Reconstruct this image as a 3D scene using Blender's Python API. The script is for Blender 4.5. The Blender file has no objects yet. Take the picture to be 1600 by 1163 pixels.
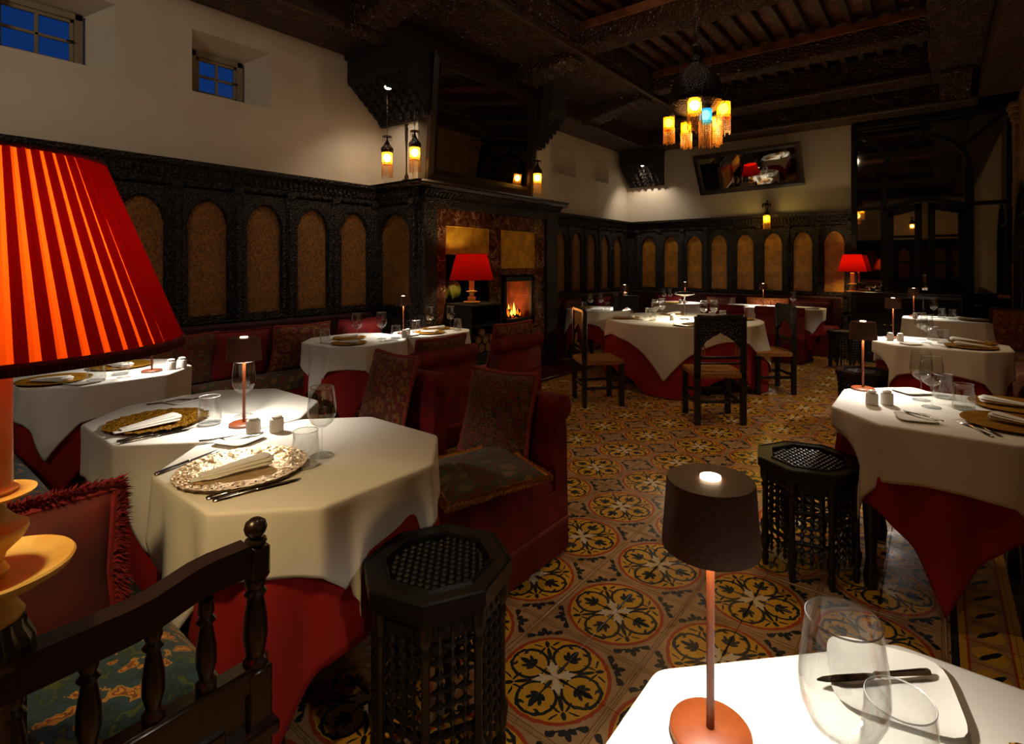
import bpy, bmesh, math, random
from mathutils import Vector, Matrix
random.seed(7)
PI = math.pi
SC = bpy.context.scene
COL = SC.collection
R = math.radians

# ------------------------------------------------------------------ camera, world, exposure
CAM_F, CAM_CX, CAM_HY, CAM_H, CAM_A = 824.14, 837.3, 414.2, 1.40, R(37.16)
cd = bpy.data.cameras.new('camera')
cam = bpy.data.objects.new('camera', cd); COL.objects.link(cam)
cam.location = (0, 0, CAM_H); cam.rotation_euler = (PI/2, 0, CAM_A)
cd.sensor_width = 36; cd.lens = CAM_F*36/1600
cd.shift_x = (800-CAM_CX)/1600; cd.shift_y = -(581.5-CAM_HY)/1600
cd.clip_start = .02
SC.camera = cam
w = bpy.data.worlds.new('dusk'); SC.world = w; w.use_nodes = True
w.node_tree.nodes['Background'].inputs[0].default_value = (.010, .060, .26, 1)
w.node_tree.nodes['Background'].inputs[1].default_value = .55
vs = SC.view_settings
vs.view_transform = 'Standard'; vs.look = 'None'; vs.gamma = 1; vs.exposure = 0; vs.use_curve_mapping = False
cy = SC.cycles
cy.use_denoising = True; cy.max_bounces = 8; cy.transparent_max_bounces = 24
cy.diffuse_bounces = 4; cy.glossy_bounces = 4; cy.transmission_bounces = 6
cy.sample_clamp_indirect = 3; cy.sample_clamp_direct = 0
cy.caustics_reflective = False; cy.caustics_refractive = False

def light(name, kind, loc, power, col, size=.05, direction=None, spot=None, blend=.4, parent=None, spread=None):
    d = bpy.data.lights.new(name, kind); d.energy = power; d.color = col
    if kind == 'AREA':
        d.shape = 'DISK'; d.size = size
        if spread: d.spread = spread
    else: d.shadow_soft_size = size
    if kind == 'SPOT': d.spot_size = spot; d.spot_blend = blend
    o = bpy.data.objects.new(name, d); COL.objects.link(o); o.location = loc
    if direction: o.rotation_euler = Vector(direction).to_track_quat('-Z', 'Y').to_euler()
    if parent: o.parent = parent
    return o
WARM = (1, .68, .38); WARMW = (1, .83, .64); ORG = (1, .50, .14)
# unseen lights added near the ceiling without fixtures, and the spots of the corbels
FILL_AND_SPOTS = [  # kind, location, power, colour, radius, direction, cone (area lamps: spread)
    ('AREA', (-1.9, -1.7, 3.5), 12, WARMW, .5, (-.72, .50, -.28), 2.0),  # added fill behind the camera, aimed at the left wall
    ('POINT', (-1.6, 4.1, 3.93), 11, WARMW, .10, None, None),
    ('SPOT', (-.75, 3.4, 3.95), 62, WARM, .05, (.10, .15, -1), 1.25),
    ('SPOT', (-.9, 1.3, 3.95), 36, WARM, .05, (-.02, .10, -1), 1.15),
    ('SPOT', (-.9, 6.2, 3.95), 74, WARM, .05, (.05, .0, -1), 1.2),
    ('SPOT', (-4.28, 3.20, 3.14), 26, WARMW, .03, (-.1, .25, -1), 2.2),
    ('SPOT', (-4.42, 9.10, 3.25), 30, WARMW, .03, (-.05, .35, -1), 2.0),
]
for k, loc, p, c, rad, dr, sp in FILL_AND_SPOTS:
    light('fill_and_spot_light', k, loc, p, c, rad, dr, sp, .7, None, sp if k == 'AREA' else None)

# ------------------------------------------------------------------ materials
def lin(h):
    h = h.lstrip('#'); o = []
    for i in (0, 2, 4):
        c = int(h[i:i+2], 16)/255
        o.append(c/12.92 if c <= .04045 else ((c+.055)/1.055)**2.4)
    return (*o, 1)
def newmat(name):
    m = bpy.data.materials.new(name); m.use_nodes = True
    nt = m.node_tree; return m, nt, nt.nodes['Principled BSDF']
def N(nt, t, **k):
    n = nt.nodes.new(t)
    for a, b in k.items():
        if a.startswith('i_'): n.inputs[int(a[2:])].default_value = b
        else: setattr(n, a, b)
    return n
def ramp(nt, stops, interp='LINEAR'):
    n = nt.nodes.new('ShaderNodeValToRGB'); cr = n.color_ramp; cr.interpolation = interp
    while len(cr.elements) < len(stops): cr.elements.new(.5)
    for e, (p, c) in zip(cr.elements, stops): e.position = p; e.color = c
    return n
def P(name, col, rough=.5, metal=0, col2=None, scale=8, bump=0, bscale=60, btype='noise', sheen=0, spec=None, stretch=None, coat=0, bdist=.01):
    m, nt, b = newmat(name)
    b.inputs['Base Color'].default_value = lin(col); b.inputs['Roughness'].default_value = rough
    b.inputs['Metallic'].default_value = metal
    if sheen: b.inputs['Sheen Weight'].default_value = sheen; b.inputs['Sheen Roughness'].default_value = .4; b.inputs['Sheen Tint'].default_value = lin(col2 or col)
    if spec is not None: b.inputs['Specular IOR Level'].default_value = spec
    if coat: b.inputs['Coat Weight'].default_value = coat; b.inputs['Coat Roughness'].default_value = .15
    tc = N(nt, 'ShaderNodeTexCoord'); src = tc.outputs['Object']
    if stretch:
        mp = N(nt, 'ShaderNodeMapping'); mp.inputs['Scale'].default_value = stretch
        nt.links.new(src, mp.inputs[0]); src = mp.outputs[0]
    if col2:
        n = N(nt, 'ShaderNodeTexNoise'); n.inputs['Scale'].default_value = scale; n.inputs['Detail'].default_value = 4
        nt.links.new(src, n.inputs['Vector'])
        r = ramp(nt, [(.35, lin(col)), (.65, lin(col2))]); nt.links.new(n.outputs['Fac'], r.inputs[0])
        nt.links.new(r.outputs[0], b.inputs['Base Color'])
    if bump:
        if btype == 'noise':
            n = N(nt, 'ShaderNodeTexNoise'); n.inputs['Scale'].default_value = bscale; n.inputs['Detail'].default_value = 3; out = n.outputs['Fac']
        else:
            n = N(nt, 'ShaderNodeTexVoronoi'); n.inputs['Scale'].default_value = bscale; n.feature = 'F1' if btype == 'voronoi' else 'DISTANCE_TO_EDGE'; out = n.outputs['Distance']
        nt.links.new(src, n.inputs['Vector'])
        bp = N(nt, 'ShaderNodeBump'); bp.inputs['Strength'].default_value = bump; bp.inputs['Distance'].default_value = bdist
        nt.links.new(out, bp.inputs['Height']); nt.links.new(bp.outputs[0], b.inputs['Normal'])
    return m
def E(name, col, strength):
    m, nt, b = newmat(name); nt.nodes.remove(b)
    e = N(nt, 'ShaderNodeEmission'); e.inputs[0].default_value = lin(col); e.inputs[1].default_value = strength
    nt.links.new(e.outputs[0], nt.nodes['Material Output'].inputs[0]); return m
def glassmat(name, tint=(.96, .97, .97, 1), boost=1.0, rough=.0):
    m, nt, b = newmat(name); nt.nodes.remove(b)
    t = N(nt, 'ShaderNodeBsdfTransparent'); t.inputs[0].default_value = tint
    g = N(nt, 'ShaderNodeBsdfGlossy'); g.inputs['Roughness'].default_value = rough; g.inputs[0].default_value = (1, 1, 1, 1)
    lw = N(nt, 'ShaderNodeLayerWeight'); lw.inputs[0].default_value = .5
    pw = N(nt, 'ShaderNodeMath', operation='POWER'); pw.inputs[1].default_value = 2.6
    mt = N(nt, 'ShaderNodeMath', operation='MULTIPLY_ADD'); mt.inputs[1].default_value = .42*boost; mt.inputs[2].default_value = .07*boost
    nt.links.new(lw.outputs['Facing'], pw.inputs[0])
    mx = N(nt, 'ShaderNodeMixShader')
    nt.links.new(pw.outputs[0], mt.inputs[0]); nt.links.new(mt.outputs[0], mx.inputs[0])
    nt.links.new(t.outputs[0], mx.inputs[1]); nt.links.new(g.outputs[0], mx.inputs[2])
    nt.links.new(mx.outputs[0], nt.nodes['Material Output'].inputs[0]); return m
def shademat(name, col, tcol, amount=.5):
    m, nt, b = newmat(name); nt.nodes.remove(b)
    d = N(nt, 'ShaderNodeBsdfDiffuse'); d.inputs[0].default_value = lin(col)
    t = N(nt, 'ShaderNodeBsdfTranslucent'); t.inputs[0].default_value = lin(tcol)
    tc = N(nt, 'ShaderNodeTexCoord'); n = N(nt, 'ShaderNodeTexNoise'); n.inputs['Scale'].default_value = 220
    bp = N(nt, 'ShaderNodeBump'); bp.inputs['Strength'].default_value = .25; bp.inputs['Distance'].default_value = .002
    nt.links.new(tc.outputs['Object'], n.inputs['Vector']); nt.links.new(n.outputs['Fac'], bp.inputs['Height']); nt.links.new(bp.outputs[0], d.inputs['Normal'])
    mx = N(nt, 'ShaderNodeMixShader'); mx.inputs[0].default_value = amount
    nt.links.new(d.outputs[0], mx.inputs[1]); nt.links.new(t.outputs[0], mx.inputs[2])
    nt.links.new(mx.outputs[0], nt.nodes['Material Output'].inputs[0]); return m
def tapestry(name, stops, scale=16, rough=.85, distort=1.2):
    """woven figure: voronoi motifs warped by noise, hard colour steps, thread relief"""
    m, nt, b = newmat(name); b.inputs['Roughness'].default_value = rough
    b.inputs['Sheen Weight'].default_value = .15
    tc = N(nt, 'ShaderNodeTexCoord')
    nz = N(nt, 'ShaderNodeTexNoise'); nz.inputs['Scale'].default_value = scale*.9; nz.inputs['Detail'].default_value = 3
    nt.links.new(tc.outputs['Object'], nz.inputs['Vector'])
    ad = N(nt, 'ShaderNodeVectorMath', operation='MULTIPLY_ADD'); ad.inputs[1].default_value = (distort/scale,)*3
    nt.links.new(nz.outputs['Color'], ad.inputs[0]); nt.links.new(tc.outputs['Object'], ad.inputs[2])
    v = N(nt, 'ShaderNodeTexVoronoi'); v.inputs['Scale'].default_value = scale
    nt.links.new(ad.outputs[0], v.inputs['Vector'])
    r = ramp(nt, [(p, lin(c)) for p, c in stops], 'CONSTANT')
    nt.links.new(v.outputs['Distance'], r.inputs[0]); nt.links.new(r.outputs[0], b.inputs['Base Color'])
    n2 = N(nt, 'ShaderNodeTexNoise'); n2.inputs['Scale'].default_value = 260
    nt.links.new(tc.outputs['Object'], n2.inputs['Vector'])
    bp = N(nt, 'ShaderNodeBump'); bp.inputs['Strength'].default_value = .5; bp.inputs['Distance'].default_value = .003
    nt.links.new(n2.outputs['Fac'], bp.inputs['Height']); nt.links.new(bp.outputs[0], b.inputs['Normal'])
    return m
M = {}
M['plaster'] = P('white_plaster', '#d8cdbb', .75, col2='#cfc3b0', scale=1.6, bump=.05, bscale=14)
M['wood'] = P('dark_carved_wood', '#22140d', .5, col2='#150c08', scale=9, bump=.9, bscale=55, btype='voronoi', spec=.4, bdist=.022)
M['woods'] = P('dark_smooth_wood', '#26140c', .30, col2='#170c08', scale=12, bump=.08, bscale=40, stretch=(1, 1, 6), coat=.2)
M['ceilwood'] = P('carved_cedar_ceiling', '#4a2a18', .36, col2='#2c180e', scale=5, bump=1.0, bscale=26, btype='edge', bdist=.05)
M['ceilpanel'] = P('cedar_ceiling_board', '#8a5a42', .6, col2='#5c3824', scale=5, bump=.8, bscale=20, btype='edge', bdist=.03)
M['edgeboard'] = P('pale_cedar_board', '#8a5232', .5, col2='#5c3218', scale=6)
M['joist'] = P('cedar_joist', '#3e2213', .5, col2='#2a160b', scale=6, bump=.1, bscale=30)
M['black'] = P('black_wood', '#0b0908', .36, col2='#120d0b', scale=14, bump=.06, bscale=60, coat=.08)
M['doorblack'] = P('matt_black_paint', '#060505', .5, spec=.2)
M['brocade'] = P('gold_brocade', '#94601c', .66, col2='#4c2f0c', scale=70, bump=.5, bscale=160)
M['inlaygold'] = P('gilded_leather', '#c08424', .5, col2='#8e5f22', scale=9, bump=.2, bscale=60)
M['white'] = P('white_linen', '#e9e6df', .8, col2='#e2ded6', scale=3, bump=.05, bscale=500)
M['red'] = P('red_linen', '#a0100a', .8, col2='#8a0c08', scale=3, bump=.06, bscale=400)
M['velvet'] = P('crimson_velvet', '#80060e', .75, col2='#5c0309', scale=9, sheen=.2, bump=.06, bscale=80)
M['velvet2'] = P('red_velvet', '#540805', .85, col2='#380403', scale=7, sheen=0, bump=.08, bscale=60)
M['velvetd'] = P('dark_wine_velvet', '#3c060a', .8, col2='#2a0306', scale=9)
M['fringec'] = P('rust_bullion', '#8a3020', .9, col2='#5c180e', scale=140)
M['fringe'] = P('wine_fringe', '#7a0c16', .9, col2='#56080e', scale=90)
M['fringeg'] = P('gold_fringe', '#d08a28', .9, col2='#a8661a', scale=90)
M['fringeb'] = P('rust_fringe', '#7a2a20', .9, col2='#964030', scale=120)
M['brass'] = P('aged_brass', '#e0a830', .42, .4, col2='#b8841e', scale=10, bump=.06, bscale=30)
M['candle'] = P('gilded_turned_wood', '#ecca78', .40, .1, col2='#cfa048', scale=12, bump=.05, bscale=40)
M['darkmetal'] = P('dark_pierced_metal', '#2c2018', .4, .8, bump=.8, bscale=90, btype='voronoi')
M['silver'] = P('silver', '#c9c8c4', .16, 1)
M['copper'] = P('copper_painted_metal', '#70320a', .45, .0, col2='#622a08', scale=40)
M['lampbrown'] = P('brown_painted_metal', '#5c3b2c', .5, .1, col2='#432a1f', scale=200)
M['gold'] = P('gold_charger', '#c8902a', .34, .5, col2='#a8721c', scale=30, bump=.12, bscale=120)
M['goldtex'] = P('textured_gold', '#c08a1e', .38, .5, col2='#8a5c12', scale=60, bump=.9, bscale=110, btype='voronoi')
M['lace'] = P('hammered_pale_gold', '#f0d8ae', .36, .45, col2='#d8b078', scale=40, bump=.5, bscale=90)
M['porcelain'] = P('white_porcelain', '#f4f1ea', .18, spec=.6)
M['rush'] = P('woven_rush', '#b07a3a', .8, col2='#7d4f1f', scale=60, bump=.5, bscale=120)
M['marble'] = None
M['stone'] = P('sandstone', '#8f6c42', .85, col2='#6d4f2c', scale=5, bump=.3, bscale=25)
M['mirror'] = P('mirror_glass', '#b9b4a6', .015, 1)
M['mirrord'] = P('dark_old_mirror', '#8a8474', .03, 1)
M['glass'] = glassmat('clear_glass', boost=1.15)
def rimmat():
    m, nt, b = newmat('painted_rim_glint'); nt.nodes.remove(b)  # white mix paints in the bright refraction along the glass edges
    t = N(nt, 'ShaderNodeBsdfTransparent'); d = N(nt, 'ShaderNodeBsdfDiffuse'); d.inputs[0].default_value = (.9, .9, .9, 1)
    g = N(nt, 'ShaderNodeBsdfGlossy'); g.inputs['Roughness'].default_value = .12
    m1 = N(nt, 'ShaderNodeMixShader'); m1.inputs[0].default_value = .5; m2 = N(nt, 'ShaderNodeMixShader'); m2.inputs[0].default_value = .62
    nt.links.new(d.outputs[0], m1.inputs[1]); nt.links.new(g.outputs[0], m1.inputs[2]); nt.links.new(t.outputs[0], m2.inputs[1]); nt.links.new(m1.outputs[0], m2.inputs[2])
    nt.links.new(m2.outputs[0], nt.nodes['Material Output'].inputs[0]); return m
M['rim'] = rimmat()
M['pane'] = glassmat('window_pane', (.8, .85, .9, 1), .6)
M['bulb'] = E('warm_bulb', '#ffe0ac', 40)
M['bulbo'] = E('amber_bulb', '#ffc04a', 30)
M['bulbb'] = E('blue_white_bulb', '#a8e0ff', 9)
M['bulbg'] = E('yellow_green_bulb', '#ffe93a', 16)
M['led'] = E('led_disc', '#ffdcb0', 9)
M['halogen'] = E('halogen_spot', '#fff0dc', 60)
M['flame'] = E('flame', '#ff6a10', 3.2)
M['flame2'] = E('flame_core', '#ffa83a', 7)
M['ember'] = E('ember', '#ff4a0c', 1.6)
M['bead'] = P('amber_glass_beads', '#c88a3a', .15, .0, spec=.8)
def glowglass(name, c1, c2):
    m, nt, b = newmat(name); nt.nodes.remove(b)
    t = N(nt, 'ShaderNodeBsdfTransparent'); t.inputs[0].default_value = lin(c1)
    g = N(nt, 'ShaderNodeBsdfTranslucent'); g.inputs[0].default_value = lin(c2)
    mx = N(nt, 'ShaderNodeMixShader'); mx.inputs[0].default_value = .5
    nt.links.new(t.outputs[0], mx.inputs[1]); nt.links.new(g.outputs[0], mx.inputs[2])
    nt.links.new(mx.outputs[0], nt.nodes['Material Output'].inputs[0]); return m
M['amberglass'] = glowglass('amber_lantern_glass', '#ffdc8a', '#ffb030')
M['blueglass'] = glowglass('blue_lantern_glass', '#8adcff', '#3aa8e0')
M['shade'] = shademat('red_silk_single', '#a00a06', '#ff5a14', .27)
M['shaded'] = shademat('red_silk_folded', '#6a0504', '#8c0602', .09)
M['shades'] = shademat('red_pleated_silk', '#9c100a', '#c01006', .11)
M['log'] = P('split_log', '#8a6a3a', .85, col2='#5c4020', scale=14)
M['soot'] = P('sooty_iron', '#0d0b0a', .7)
M['window'] = P('cream_window_paint', '#8a7c64', .6)
M['tap1'] = tapestry('tapestry_red_green', [(0, '#7c4a1c'), (.22, '#5a0f12'), (.36, '#6a4a1e'), (.5, '#2c2c14'), (.62, '#701a16'), (.78, '#4a3a18')], 22)
M['tap2'] = tapestry('tapestry_rose_gold', [(0, '#7a1420'), (.25, '#8a5a28'), (.42, '#5c3a18'), (.58, '#6e1418'), (.75, '#80601f')], 17)
M['tap3'] = tapestry('tapestry_blue_flower', [(0, '#b07a34'), (.16, '#6c3a16'), (.24, '#a07430'), (.33, '#1c3c48'), (.55, '#12303c'), (.72, '#3c4a22')], 15, distort=3.4)
M['tap4'] = tapestry('tapestry_olive', [(0, '#6a4a1c'), (.3, '#33341a'), (.5, '#5a1a14'), (.65, '#3a3c1e'), (.8, '#6a5424')], 12)
M['tap5'] = tapestry('tapestry_orange', [(0, '#a85a20'), (.3, '#8a2c12'), (.5, '#b06a28'), (.7, '#6a1c10')], 26)
def marble():
    m, nt, b = newmat('red_brown_marble'); b.inputs['Roughness'].default_value = .16
    tc = N(nt, 'ShaderNodeTexCoord')
    n = N(nt, 'ShaderNodeTexNoise'); n.inputs['Scale'].default_value = 9; n.inputs['Detail'].default_value = 8; n.inputs['Distortion'].default_value = 1.2
    r = ramp(nt, [(.3, lin('#28160f')), (.5, lin('#50291a')), (.7, lin('#7a5238'))])
    v = N(nt, 'ShaderNodeTexVoronoi', feature='DISTANCE_TO_EDGE'); v.inputs['Scale'].default_value = 3.2
    ad = N(nt, 'ShaderNodeVectorMath', operation='MULTIPLY_ADD'); ad.inputs[1].default_value = (.35,)*3
    nt.links.new(tc.outputs['Object'], n.inputs['Vector']); nt.links.new(n.outputs['Color'], ad.inputs[0]); nt.links.new(tc.outputs['Object'], ad.inputs[2])
    nt.links.new(ad.outputs[0], v.inputs['Vector'])
    r2 = ramp(nt, [(0, (1, 1, 1, 1)), (.018, (0, 0, 0, 1))])
    nt.links.new(v.outputs['Distance'], r2.inputs[0]); nt.links.new(n.outputs['Fac'], r.inputs[0])
    mx = N(nt, 'ShaderNodeMix', data_type='RGBA'); mx.inputs['B'].default_value = lin('#c09a74')
    nt.links.new(r2.outputs[0], mx.inputs['Factor']); nt.links.new(r.outputs[0], mx.inputs['A'])
    nt.links.new(mx.outputs['Result'], b.inputs['Base Color']); return m
M['marble'] = marble()

# --- encaustic tile pattern, drawn from distances in world space (print on real tiles)
CELL, MX, MY = .4234, -1.031, 1.467
class X:
    """small expression helper for value nodes"""
    nt = None
    def __init__(s, o): s.o = o
    @staticmethod
    def op(k, *a):
        n = X.nt.nodes.new('ShaderNodeMath'); n.operation = k
        for i, q in enumerate(a):
            if isinstance(q, X): X.nt.links.new(q.o, n.inputs[i])
            else: n.inputs[i].default_value = q
        return X(n.outputs[0])
    def __add__(s, b): return X.op('ADD', s, b)
    __radd__ = __add__
    def __sub__(s, b): return X.op('SUBTRACT', s, b)
    def __rsub__(s, b): return X.op('SUBTRACT', b, s)
    def __mul__(s, b): return X.op('MULTIPLY', s, b)
    __rmul__ = __mul__
def xabs(a): return X.op('ABSOLUTE', a)
def xmax(a, b): return X.op('MAXIMUM', a, b)
def xmin(a, b): return X.op('MINIMUM', a, b)
def xless(a, b): return X.op('LESS_THAN', a, b)
def xgr(a, b): return X.op('GREATER_THAN', a, b)
def xlen(a, b): return X.op('SQRT', a*a+b*b)
def ell(a, b, ca, cb, ra, rb, ang=0):
    da, db = a-ca, b-cb
    c, s = math.cos(ang), math.sin(ang)
    u = da*(c/ra)+db*(s/ra); v = db*(c/rb)-da*(s/rb)
    return xless(xlen(u, v), 1.0)
def ringm(a, b, ca, cb, r, w): return xless(xabs(xlen(a-ca, b-cb)-r), w)
def tilemat():
    m, nt, bs = newmat('encaustic_cement_tile'); X.nt = nt
    bs.inputs['Roughness'].default_value = .38
    g = N(nt, 'ShaderNodeNewGeometry'); sp = N(nt, 'ShaderNodeSeparateXYZ'); nt.links.new(g.outputs['Position'], sp.inputs[0])
    wx, wy = X(sp.outputs[0]), X(sp.outputs[1])
    nz = N(nt, 'ShaderNodeTexNoise'); nz.inputs['Scale'].default_value = 42; nz.inputs['Detail'].default_value = 2
    nt.links.new(g.outputs['Position'], nz.inputs['Vector'])
    jig = (X(nz.outputs['Fac'])-.5)
    RR = .187
    def cell(q, o): return (X.op('WRAP', q-o, CELL/2, -CELL/2))*(1/RR)
    u, v = cell(wx, MX), cell(wy, MY)
    au, av = xabs(u)+jig*.05, xabs(v)+jig*.05
    a, b = xmax(au, av), xmin(au, av)
    # also rotated frame for the diagonals: p along the diagonal, q across it
    p = (a+b)*.7071; q = (a-b)*.7071
    rad = xlen(a, b)
    inside = xless(rad, .99)
    ring = ringm(a, b, 0, 0, .985, .035)
    blk = ringm(a, b, .56, 0, .345, .030)*xgr(a+b*.3, .24)
    blk = xmax(blk, ell(a, b, .34, 0, .16, .022))
    blk = xmax(blk, ell(a, b, .62, 0, .17, .060))
    blk = xmax(blk, ell(a, b, .50, .085, .085, .040, R(60)))
    blk = xmax(blk, ell(a, b, .60, .10, .085, .036, R(35)))
    blk = xmax(blk, xless(xlen(a-.83, b-.17), .075)*xgr(xlen(a-.855, b-.125), .055))
    blk = xmax(blk, ell(p, q, .58, 0, .17, .040))
    blk = xmax(blk, ell(p, q, .84, 0, .085, .045))
    blk = xmax(blk, ell(p, q, .68, .12, .12, .024, R(-38)))
    blk = xmax(blk, ell(p, q, .83, .18, .10, .020, R(62)))
    blk = xmax(blk, ell(a, b, .20, 0, .11, .040))
    wht = xmax(ell(p, q, .19, 0, .19, .060), ell(p, q, .22, .06, .075, .035, R(40)))
    # ivy sprigs across the outer corners
    iv = ell(p, q, 1.22, 0, .10, .055)
    iv = xmax(iv, ell(p, q, 1.15, .085, .08, .05, R(50)))
    iv = xmax(iv, ell(p, q, 1.13, .27, .09, .055, R(75)))
    iv = xmax(iv, ell(p, q, 1.11, .18, .022, .10))
    iv = xmax(iv, ell(p, q, 1.12, .33, .05, .035, R(10)))
    strap = xmax(xless(xabs(au-1.085), .014), xless(xabs(av-1.085), .014))
    fine = N(nt, 'ShaderNodeTexNoise'); fine.inputs['Scale'].default_value = 7; fine.inputs['Detail'].default_value = 5
    nt.links.new(g.outputs['Position'], fine.inputs['Vector'])
    def mix(fac, A, B):
        n = N(nt, 'ShaderNodeMix', data_type='RGBA')
        if isinstance(fac, X): nt.links.new(fac.o, n.inputs['Factor'])
        else: n.inputs['Factor'].default_value = fac
        for k, c in (('A', A), ('B', B)):
            if isinstance(c, tuple): n.inputs[k].default_value = c
            else: nt.links.new(c, n.inputs[k])
        return n.outputs['Result']
    TAN, OCH, BLK, RED, WHT = lin('#b08a5e'), lin('#d09a2e'), lin('#1e2428'), lin('#a8421e'), lin('#d8c2a0')
    tr = ramp(nt, [(.3, lin('#9a7448')), (.7, lin('#bd9468'))]); nt.links.new(fine.outputs['Fac'], tr.inputs[0])
    c = mix(strap*(1-inside), tr.outputs[0], lin('#8a6238'))
    c = mix(iv*(1-inside), c, BLK)
    med = mix(blk, OCH, BLK); med = mix(wht, med, WHT)
    c = mix(inside, c, med); c = mix(ring, c, RED)
    # border strip along the right side of the room
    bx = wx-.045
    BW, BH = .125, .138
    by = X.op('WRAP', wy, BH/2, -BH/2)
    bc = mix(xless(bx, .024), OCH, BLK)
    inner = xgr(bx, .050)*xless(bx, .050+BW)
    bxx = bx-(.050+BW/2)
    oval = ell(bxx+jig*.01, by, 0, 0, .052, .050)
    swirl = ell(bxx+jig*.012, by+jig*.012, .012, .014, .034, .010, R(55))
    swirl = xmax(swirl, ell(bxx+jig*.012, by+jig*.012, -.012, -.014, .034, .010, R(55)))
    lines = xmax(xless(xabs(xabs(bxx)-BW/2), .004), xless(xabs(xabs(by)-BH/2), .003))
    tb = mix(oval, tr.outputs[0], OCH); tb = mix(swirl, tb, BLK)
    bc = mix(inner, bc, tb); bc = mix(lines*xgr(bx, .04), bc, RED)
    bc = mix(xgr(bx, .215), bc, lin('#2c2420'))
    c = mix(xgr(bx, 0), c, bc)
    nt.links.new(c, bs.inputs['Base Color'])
    rr = ramp(nt, [(.3, (.22, .22, .22, 1)), (.7, (.42, .42, .42, 1))]); nt.links.new(fine.outputs['Fac'], rr.inputs[0])
    nt.links.new(rr.outputs[0], bs.inputs['Roughness'])
    bp = N(nt, 'ShaderNodeBump'); bp.inputs['Strength'].default_value = .08; bp.inputs['Distance'].default_value = .01
    nt.links.new(fine.outputs['Fac'], bp.inputs['Height']); nt.links.new(bp.outputs[0], bs.inputs['Normal'])
    return m
M['tile'] = tilemat()

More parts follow.
